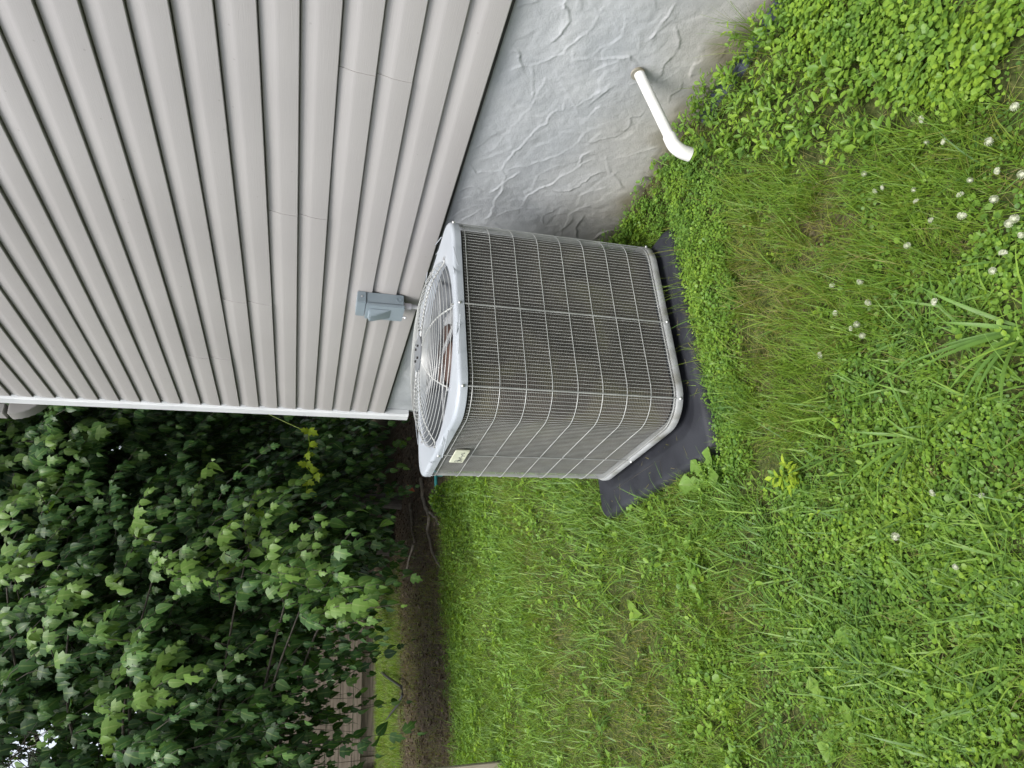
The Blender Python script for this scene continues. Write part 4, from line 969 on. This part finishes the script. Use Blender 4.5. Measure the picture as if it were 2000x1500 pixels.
# --- mown lawn in the middle distance
def dens_lawn(x, y): return (cover(x, y) * (.35 + .65 * sstep(.33, .6, fbm(x, y, 3.2, 80, 4))) * np.where(zone('thin', x, y, .12), .75, 1)) + .03
x, y = pick(118000, MID, dens_lawn); n = len(x)
th = zone('thin', x, y, .12)
var = np.clip(np.where(th, .46, .60) + .35 * (fbm(x, y, 3, 82, 3) - .5) * 2 + G(0, .2, n), 0.0, 1)
p1 = blades(np.stack([x, y, gh(x, y) - .004], -1), U(0, 6.28, n), U(.025, .075, n), np.abs(G(.4, .35, n)), U(.2, 1.3, n), U(.0020, .0040, n), var, 2)
x, y = pick(26000, MID, lambda x, y: .12 + .08 * zone('thin', x, y, .12)); n = len(x)
p2 = blades(np.stack([x, y, gh(x, y) + U(.0, .012, n)], -1), U(0, 6.28, n), U(.02, .06, n), U(1.1, 1.6, n), U(-.1, .5, n), U(.0012, .0024, n), U(0, .2, n), 2)
x, y = pick(36000, (-3.6, .6, 8.8, 12.6), lambda x, y: cover(x, y) * (.35 + .65 * sstep(.35, .6, fbm(x, y, 3, 83, 3)))); n = len(x)
p3 = blades(np.stack([x, y, gh(x, y) - .004], -1), U(0, 6.28, n), U(.05, .11, n), np.abs(G(.3, .3, n)), U(.2, 1.0, n), U(.003, .006, n), np.clip(.62 + .5 * (fbm(x, y, 2, 85, 3) - .5) + G(0, .22, n), 0, 1), 2)
x, y = pick(36000, (-3.2, 1.6, 5.9, 9.6), lambda x, y: .18 + .7 * np.exp(-(y - 6.0) / .5) + .65 * sstep(.45, .6, fbm(x, y, 1.6, 84, 3)) * (x < -.6)); n = len(x)
p4 = blades(np.stack([x, y, gh(x, y) - .004], -1), U(0, 6.28, n), U(.03, .09, n), np.abs(G(.6, .4, n)), U(.2, 1.0, n), U(.002, .004, n), np.clip(G(.28, .2, n), 0, 1), 2)
o = bulk('lawn', [p1, p2, p3, p4], M_['grass']); tag(o, 'mown lawn running back to the trees and the fence', 'lawn', kind='stuff')
x2, y2 = scatter_xy(4200, -3.4, 2.6, 6.0, 9.6); k = cover(x2, y2) < .7; x2, y2 = x2[k], y2[k]
x, y = scatter_xy(9000, -3.4, 2.6, 6.0, 9.6); k = cover(x, y) < .6; x, y = x[k], y[k]; n = len(x)
az = U(0, 6.28, n); ax = np.stack([np.cos(az), np.sin(az), G(0, .25, n)], -1)
o = bulk('leaf_litter', [(leaf_verts(LEAF_SMALL, np.stack([x, y, gh(x, y) + U(.002, .015, n)], -1), ax, np.array([0, 0, 1.]) + G(0, .3, (n, 3)), U(.015, .055, n), U(.2, .8, n)), LEAF_SMALL[1], np.clip(G(.38, .3, n), 0, 1)), blades(np.stack([x2, y2, gh(x2, y2) + U(.002, .02, len(x2))], -1), U(0, 6.28, len(x2)), U(.05, .22, len(x2)), U(1.2, 1.6, len(x2)), U(-.1, .3, len(x2)), U(.002, .004, len(x2)), np.clip(G(.65, .25, len(x2)), 0, 1), 2)], M_['litter'])
tag(o, 'brown dead leaves and litter under the trees', 'leaf litter', kind='stuff')

# --- small leaved ground cover
prt = []
def d_cover(x, y):
    f = fbm(x, y, 5, 90, 3)
    d = .05 + .25 * sstep(.45, .65, f)
    d = np.maximum(d, zone('broad', x, y) * 1.0); d = np.maximum(d, zone('clover', x, y) * .95); d = np.maximum(d, zone('smallleaf', x, y) * (.35 + .6 * sstep(.38, .58, f)))
    d = np.maximum(d, zone('front', x, y) * (.3 + .5 * sstep(.4, .6, f))); d = np.maximum(d, zone('flower', x, y) * .35)
    return d * np.where(zone('dry', x, y), .3, 1) * np.where(zone('pointy', x, y), .35, 1) * np.where(zone('fine', x, y), .9, 1)
x, y = pick(46000, NEAR, d_cover, .016); n = len(x); bz = zone('broad', x, y); cz_ = zone('clover', x, y)
size = np.where(bz, U(.010, .018, n), np.where(cz_, U(.007, .013, n), U(.006, .015, n)))
hg = np.where(bz, U(.02, .075, n), np.where(cz_, U(.01, .05, n), U(.008, .04, n)))
vr = np.clip(np.where(bz, .78, np.where(cz_, .5, .52)) + .5 * (fbm(x, y, 6, 93, 3) - .5) * 2 + G(0, .12, n), 0, 1)
k4 = U(0, 1, n) < .5
prt.append(clusters(x[k4], y[k4], 4, size[k4], .32, hg[k4], vr[k4], wr=(.55, 1.15))); prt.append(clusters(x[~k4], y[~k4], 3, size[~k4] * .95, .15, hg[~k4], vr[~k4], wr=(1.0, 1.3)))
# pointed leaves in rosettes beside the foundation
x, y = pick(5200, NEAR, lambda x, y: zone('pointy', x, y) * .95 + .02 * zone('smallleaf', x, y)); n = len(x)
prt.append(clusters(x, y, 5, U(.016, .034, n), .42, U(.02, .11, n), np.clip(.62 + G(0, .16, n), 0, 1), wr=(.42, .62), jit=.4))
# weeds scattered in the lawn, thicker along its far edge
def d_lw(x, y):
    e = lawn_edge(x); ed = np.exp(-((y - e + .35) / .45) ** 2)
    return cover(x, y) * (.06 + .30 * sstep(.5, .68, fbm(x, y, 2.6, 95, 3)) + .45 * ed) * np.where(zone('thin', x, y, .12), .4, 1)
x, y = pick(26000, MID, d_lw); n = len(x)
prt.append(clusters(x, y, 4, U(.014, .032, n), .35, U(.01, .06, n), np.clip(.55 + .4 * (fbm(x, y, 4, 96, 2) - .5) + G(0, .15, n), 0, 1), wr=(.5, 1.0)))
# plants hugging the foundation
x = -U(.012, .09, 900); y = U(.95, 4.2, 900); k = ok_xy(x, y) & (U(0, 1, 900) < .35 + .6 * (fbm(x, y, 4, 97, 2) > .48)); x, y = x[k], y[k]; n = len(x)
prt.append(clusters(x, y, 4, U(.010, .022, n), .4, U(.01, .08, n), np.clip(G(.45, .15, n), 0, 1), wr=(.6, 1.1)))
o = bulk('ground_cover', prt, M_['weed']); tag(o, 'small leaved weeds and clover spreading through the grass', 'ground cover', kind='stuff')

# --- coarse crabgrass blades
prt = []
def d_cg(x, y): return np.maximum(np.maximum(zone('crab', x, y) * .9, zone('front', x, y) * .45), .10 + .25 * zone('smallleaf', x, y) + .12 * zone('broad', x, y)) * np.where(zone('fine', x, y) | zone('clover', x, y), .35, 1)
x, y = pick(3600, (-2.3, -.02, .5, 3.4), d_cg, .02); n = len(x); k = 6
bx_ = np.repeat(x, k) + G(0, .008, n * k); by_ = np.repeat(y, k) + G(0, .008, n * k)
vv = np.clip(np.repeat(.5 + .25 * G(0, 1, n), k) + G(0, .12, n * k), 0, 1)
prt.append(blades(np.stack([bx_, by_, gh(bx_, by_) + .002], -1), U(0, 6.28, n * k), U(.04, .15, n * k), U(.35, 1.1, n * k), U(.2, 1.3, n * k), U(.0022, .0072, n * k), vv, 4, twist=G(0, .25, n * k)))
x, y = pick(7500, (-2.4, -.1, 2.3, 6.4), lambda x, y: cover(x, y) * (.2 + .6 * sstep(.4, .62, fbm(x, y, 2.4, 77, 3))) * np.where(zone('thin', x, y, .1), .4, 1), .02); n = len(x); k = 4
bx_ = np.repeat(x, k) + G(0, .01, n * k); by_ = np.repeat(y, k) + G(0, .01, n * k)
prt.append(blades(np.stack([bx_, by_, gh(bx_, by_) + .002], -1), U(0, 6.28, n * k), U(.05, .15, n * k), U(.3, .95, n * k), U(.2, 1.2, n * k), U(.003, .008, n * k), np.clip(G(.6, .2, n * k), 0, 1), 3, twist=G(0, .25, n * k)))
o = bulk('coarse_grass', prt, M_['broad']); tag(o, 'coarse wide bladed crabgrass among the weeds', 'grass', kind='stuff')

# clippings and dust blown onto the pad
n = 900; x = U(PADR[0] + .01, PADR[1] - .01, n); y = U(PADR[2] + .005, PADR[3] - .02, n)
inu = (np.abs(x + .5834) < .40) & (np.abs(y - 2.3) < .40); near_ = (np.abs(x + .5834) < .46) & (np.abs(y - 2.3) < .44)
k = ~inu & (U(0, 1, n) < np.where(near_, .9, .12)); x, y = x[k], y[k]; n = len(x)
o = bulk('clippings', [blades(np.stack([x, y, np.where(near_[k], -.0415, -.034)], -1), U(0, 6.28, n), U(.01, .05, n), U(1.35, 1.55, n), U(-.1, .3, n), U(.0012, .003, n), U(0, .25, n), 2)], M_['grass']); tag(o, 'dry grass clippings caught on the black pad', 'clippings', kind='stuff')

# ================================================================== SINGLE PLANTS
def big_blade_plant(name, label, x, y, nb, L, W, mat, seed, az=None):
    rr_ = np.random.default_rng(seed); o = empty(name, gpt(x, y)); tag(o, label, 'grass clump')
    for i in range(nb):
        a = az[i] if az else rr_.uniform(0, 6.28); ln = L * rr_.uniform(.65, 1.1); n = 1
        segs = 8; d = np.array([math.cos(a), math.sin(a)]); sd2 = np.array([-d[1], d[0]])
        P = []; p = np.array([d[0] * .008, d[1] * .008, .0]); ang = rr_.uniform(.35, .8); cur = rr_.uniform(.6, 1.3)
        for s_ in range(segs + 1):
            t = s_ / segs; w = W * (0.55 + .45 * min(1, 3 * t)) * (1 - t ** 2.2) * .5 + .0002; f = .25 * w
            P += [(p[0] - sd2[0] * w, p[1] - sd2[1] * w, p[2] + f), (p[0], p[1], p[2]), (p[0] + sd2[0] * w, p[1] + sd2[1] * w, p[2] + f)]
            aa = ang + cur * t; p = p + ln / segs * np.array([d[0] * math.sin(aa), d[1] * math.sin(aa), math.cos(aa)])
        P = np.array(P); Q = []
        for s_ in range(segs): Q += [(3 * s_, 3 * s_ + 1, 3 * s_ + 4, 3 * s_ + 3), (3 * s_ + 1, 3 * s_ + 2, 3 * s_ + 5, 3 * s_ + 4)]
        bulk('blade', [(P[None], np.array(Q), np.array([rr_.uniform(.2, .6)]))], mat, o)
    return o
big_blade_plant('crabgrass_clump', 'largest coarse grass clump with long drooping wide blades in the near lawn', -1.22, .80, 13, .22, .0095, M_['broad'], 3, [1.0, 1.45, 1.8, 2.1, 2.45, 2.7, 3.0, 3.4, .6, 4.2, 5.2, 2.25, 1.6])
big_blade_plant('crabgrass_clump', 'pale green coarse grass clump among the round leaved weeds nearest the wall', -.57, .68, 11, .16, .009, M_['broad'], 4)
big_blade_plant('crabgrass_clump', 'coarse grass clump between the lime green weed and the clover flowers', -1.33, 1.10, 10, .19, .008, M_['broad'], 8)
def leaf_part(name, o, tmpl, pos, ax, nr_, size, wr, var, mat):
    return bulk(name, [(leaf_verts(tmpl, np.array([pos], float), np.array([ax], float), np.array([nr_], float), np.array([size]), np.array([wr])), tmpl[1], np.array([var]), tmpl[0])], mat, o)
# toothed dandelion-like leaf shape
def toothed():
    mid = [(0, t, .04 * math.sin(t * 3)) for t in np.linspace(0, 1, 9)]; L_ = []; R_ = []
    w = [.03, .06, .14, .10, .20, .14, .25, .17, .0]
    for i, t in enumerate(np.linspace(0, 1, 9)): L_.append((-w[i], t - (.03 if i % 2 else 0), .05 + w[i] * .3)); R_.append((w[i], t - (.03 if i % 2 else 0), .05 + w[i] * .3))
    V = mid + L_ + R_; Q = []
    for i in range(8): Q += [(i, i + 1, 9 + i + 1, 9 + i), (i, 18 + i, 18 + i + 1, i + 1)]
    return np.array(V, float), np.array(Q)
TOOTH = toothed()
def rosette(name, label, cat, x, y, n, size, tmpl, wr, tilt, mat, seed, az=None, var=.5):
    rr_ = np.random.default_rng(seed); o = empty(name, gpt(x, y)); tag(o, label, cat)
    for i in range(n):
        a = az[i] if az else 6.28 * i / n + rr_.normal(0, .25); t = tilt + rr_.normal(0, .12)
        ax = (math.cos(a) * math.cos(t), math.sin(a) * math.cos(t), math.sin(t)); nr_ = (-math.cos(a) * math.sin(t), -math.sin(a) * math.sin(t), math.cos(t))
        leaf_part('leaf', o, tmpl, (ax[0] * .008, ax[1] * .008, .004 + .012 * (i % 3)), ax, nr_, size * rr_.uniform(.75, 1.1), wr, min(1, max(0, var + rr_.normal(0, .12))), mat)
    return o
rosette('dandelion', 'toothed dandelion leaves leaning on the near left corner of the black pad', 'plant', -1.20, 1.90, 4, .13, TOOTH, 1.0, .35, M_['broad'], 1, [1.35, .55, 4.6, 5.6], .55)
rosette('plantain', 'broad plain plantain leaf pair lying in the thin lawn', 'plant', -1.534, 2.58, 3, .10, LEAF_TREE, .75, .25, M_['broad'], 2, [.9, 2.2, 4.5], .8)
rosette('dandelion', 'large toothed leaf lying in the small leaved weeds, farthest from the house', 'plant', -1.896, 1.58, 3, .12, TOOTH, 1.15, .2, M_['broad'], 5, [2.6, 4.8, .3], .7)
rosette('plantain', 'dark oval plantain leaves beside a bare patch in the weeds', 'plant', -1.71, 1.42, 4, .085, LEAF_TREE, .7, .22, M_['weed'], 6, None, .3)
# lime green weed
o = empty('lime_weed', gpt(-1.30, 1.495)); tag(o, 'lime yellow feathery weed standing out in the grass', 'weed')
rr_ = np.random.default_rng(9)
for s_ in range(6):
    a = 1.0 * s_ + rr_.normal(0, .2); top_ = np.array([math.cos(a) * .034, math.sin(a) * .034, .06 + rr_.uniform(-.015, .02)])
    b = MB(); b.tube([(0, 0, -.005), tuple(top_ * .5 + np.array([0, 0, .012])), tuple(top_)], [.0016, .0013, .001], 5); b.build('stem', M_['lime'], o)
    for k in range(7):
        t = .35 + .65 * k / 6; p = top_ * t; aa = a + (1.2 if k % 2 else -1.2) * (k < 6); ax = (math.cos(aa), math.sin(aa), .35)
        leaf_part('leaf', o, LEAF_TREE, p, ax, (rr_.normal(0, .25), rr_.normal(0, .25), 1), .028, .6, rr_.uniform(0, 1), M_['lime'])
# round leaved weed between wall and pad
o = rosette('pennywort', 'round scalloped pale leaves growing in the hollow between wall and pad', 'weed', -.10, 2.02, 9, .030, LEAF_SMALL, 1.25, .25, M_['weed'], 12, None, .75)
# low shrub at the lawn edge behind the unit
o = empty('low_shrub', gpt(-.16, 5.95)); tag(o, 'low dark small leaved shrub at the lawn edge behind the unit', 'shrub')
n = 420; d = nrm(G(0, 1, (n, 3))); d[:, 2] = np.abs(d[:, 2]); p = d * U(.5, 1, n)[:, None] ** .5 * np.array([.16, .12, .16])
bulk('foliage', [(leaf_verts(LEAF_SMALL, p, d + G(0, .4, (n, 3)), np.array([0, -.3, 1.]) + G(0, .4, (n, 3)), U(.022, .036, n), U(.8, 1, n)), LEAF_SMALL[1], np.clip(G(.4, .25, n), 0, 1))], M_['weed'], o)['kind'] = 'stuff'
b = MB()
for k in range(9): b.tube([(0, 0, -.02), (random.uniform(-.1, .1), random.uniform(-.08, .08), .13)], .003, 5)
b.build('stems', M_['bark'], o)['kind'] = 'stuff'
# vine of young lime leaves
vp = [(.465, 1.252), (.342, 1.232), (.245, 1.253), (.149, 1.256), (.102, 1.215), (.056, 1.164), (-.015, 1.234), (-.108, 1.238)]
o = empty('young_vine', (.2, 6.0, 1.24)); tag(o, 'hanging vine of young lime green leaves against the dark trees', 'vine')
b = MB(); pp = [(x - .2, 0, z - 1.24) for x, z in vp]; b.tube([(.9, .5, 1.3), (.5, .15, .4)] + pp, .003, 5); b.build('stem', M_['lime'], o, smooth=True)
for i, (x, _, z) in enumerate(pp):
    for s_ in range(2): leaf_part('leaf', o, LEAF_LOBE, (x + .02 * s_, -.01, z), ((-.55 if s_ else .1), -.15, -.55 - .5 * s_ + (.9 if (i + s_) % 3 == 0 else 0)), (.1, -.9, .5), .095 * random.uniform(.75, 1.1), .9, random.random(), M_['lime'])
# dark plastic sheet peeping out between wall and weeds
b = MB(); xs_ = np.linspace(.95, 1.45, 14)
b.loft([[(-.012, y, .012 + .006 * math.sin(y * 20)) for y in xs_], [(-.05, y, .002 + .008 * math.sin(y * 27)) for y in xs_], [(-.085, y, -.03) for y in xs_]], closed=False)
o = b.build('plastic_sheet', M_['fabric'], None, smooth=True); tag(o, 'blue black plastic sheet edge showing between foundation and weeds', 'plastic sheet')
# white clover flowers
mfl = noise_mat('clover_white', (.26, .30, .17), (.48, .49, .41), 160, .7)
mst = M_['weed']
def clover_head():
    vs = []; n = 60; parts_ = []
    dd = []
    for i in range(n):
        z = 1 - 1.55 * (i + .5) / n; a = 2.39996 * i; rr2 = math.sqrt(max(0, 1 - z * z)); dd.append((rr2 * math.cos(a), rr2 * math.sin(a), z))
    dd = np.array(dd); p = dd * np.array([.0055, .0055, .0045])
    P = leaf_verts(LEAF_SMALL, p, dd + np.array([0, 0, .35]), np.cross(dd, np.array([.3, .2, .9])), np.full(n, .0058), np.full(n, .45))
    V = P.reshape(-1, 3); Q = (LEAF_SMALL[1][None] + (np.arange(n) * 6)[:, None, None]).reshape(-1, 4)
    core = MB(); core.tube([(0, 0, -.0055), (0, 0, -.004), (0, 0, 0), (0, 0, .004), (0, 0, .0058)], [.001, .0042, .0062, .0045, .001], 10)
    nv = len(V); V = np.concatenate([V, np.array(core.v)]); Q = [tuple(f) for f in Q] + [tuple(i + nv for i in f) for f in core.f]
    me = bpy.data.meshes.new('flower_head'); me.from_pydata([tuple(v) for v in V], [], [tuple(int(i) for i in f) for f in Q]); me.materials.append(mfl); return me
hm = clover_head()
bst = MB(); bst.tube([(0, 0, -.06), (.002, .001, -.02), (0, 0, 0)], .0009, 5, caps=False); so = bst.build('stem', mst); sm_ = so.data; bpy.data.objects.remove(so)
CL = (('along the edge of the round leaved weeds', range(0, 5)), ('in the fine grass nearest the pad', range(5, 10)), ('in the densest flower patch', range(10, 22)),
      ('in the loose scatter beside the yellowed grass', range(22, 32)), ('of the few standing out in the lawn', range(32, 36)))
ORD = ['nearest to the house wall', 'second from the house wall', 'third from the house wall', 'fourth from the house wall', 'fifth from the house wall', 'sixth from the house wall', 'seventh from the house wall', 'eighth from the house wall', 'ninth from the house wall', 'tenth from the house wall', 'eleventh from the house wall', 'farthest from the house wall']
flabel = {}
for txt, ids in CL:
    od = sorted(ids, key=lambda i: -FLOWERS[i][0])
    for k_, i in enumerate(od): flabel[i] = 'white clover flower ' + txt + ', ' + (ORD[k_] if k_ < len(od) - 1 else ORD[-1])
for i, (x, y) in enumerate(FLOWERS):
    z = float(gh(x, y)) + .060
    root = empty('clover_flower', (x, y, z - .06), random.uniform(0, 6.28))
    tag(root, flabel[i], 'flower', 'white clover flowers in the near lawn')
    h = link(bpy.data.objects.new('flower_head', hm), root); s_ = random.uniform(.55, .9); h.location = (0, 0, .052); h.scale = (s_, s_, s_ * .95); h.rotation_euler = (random.uniform(-.8, .8), random.uniform(-.8, .8), 0)
    t = link(bpy.data.objects.new('stem', sm_), root); t.location = (0, 0, .052)
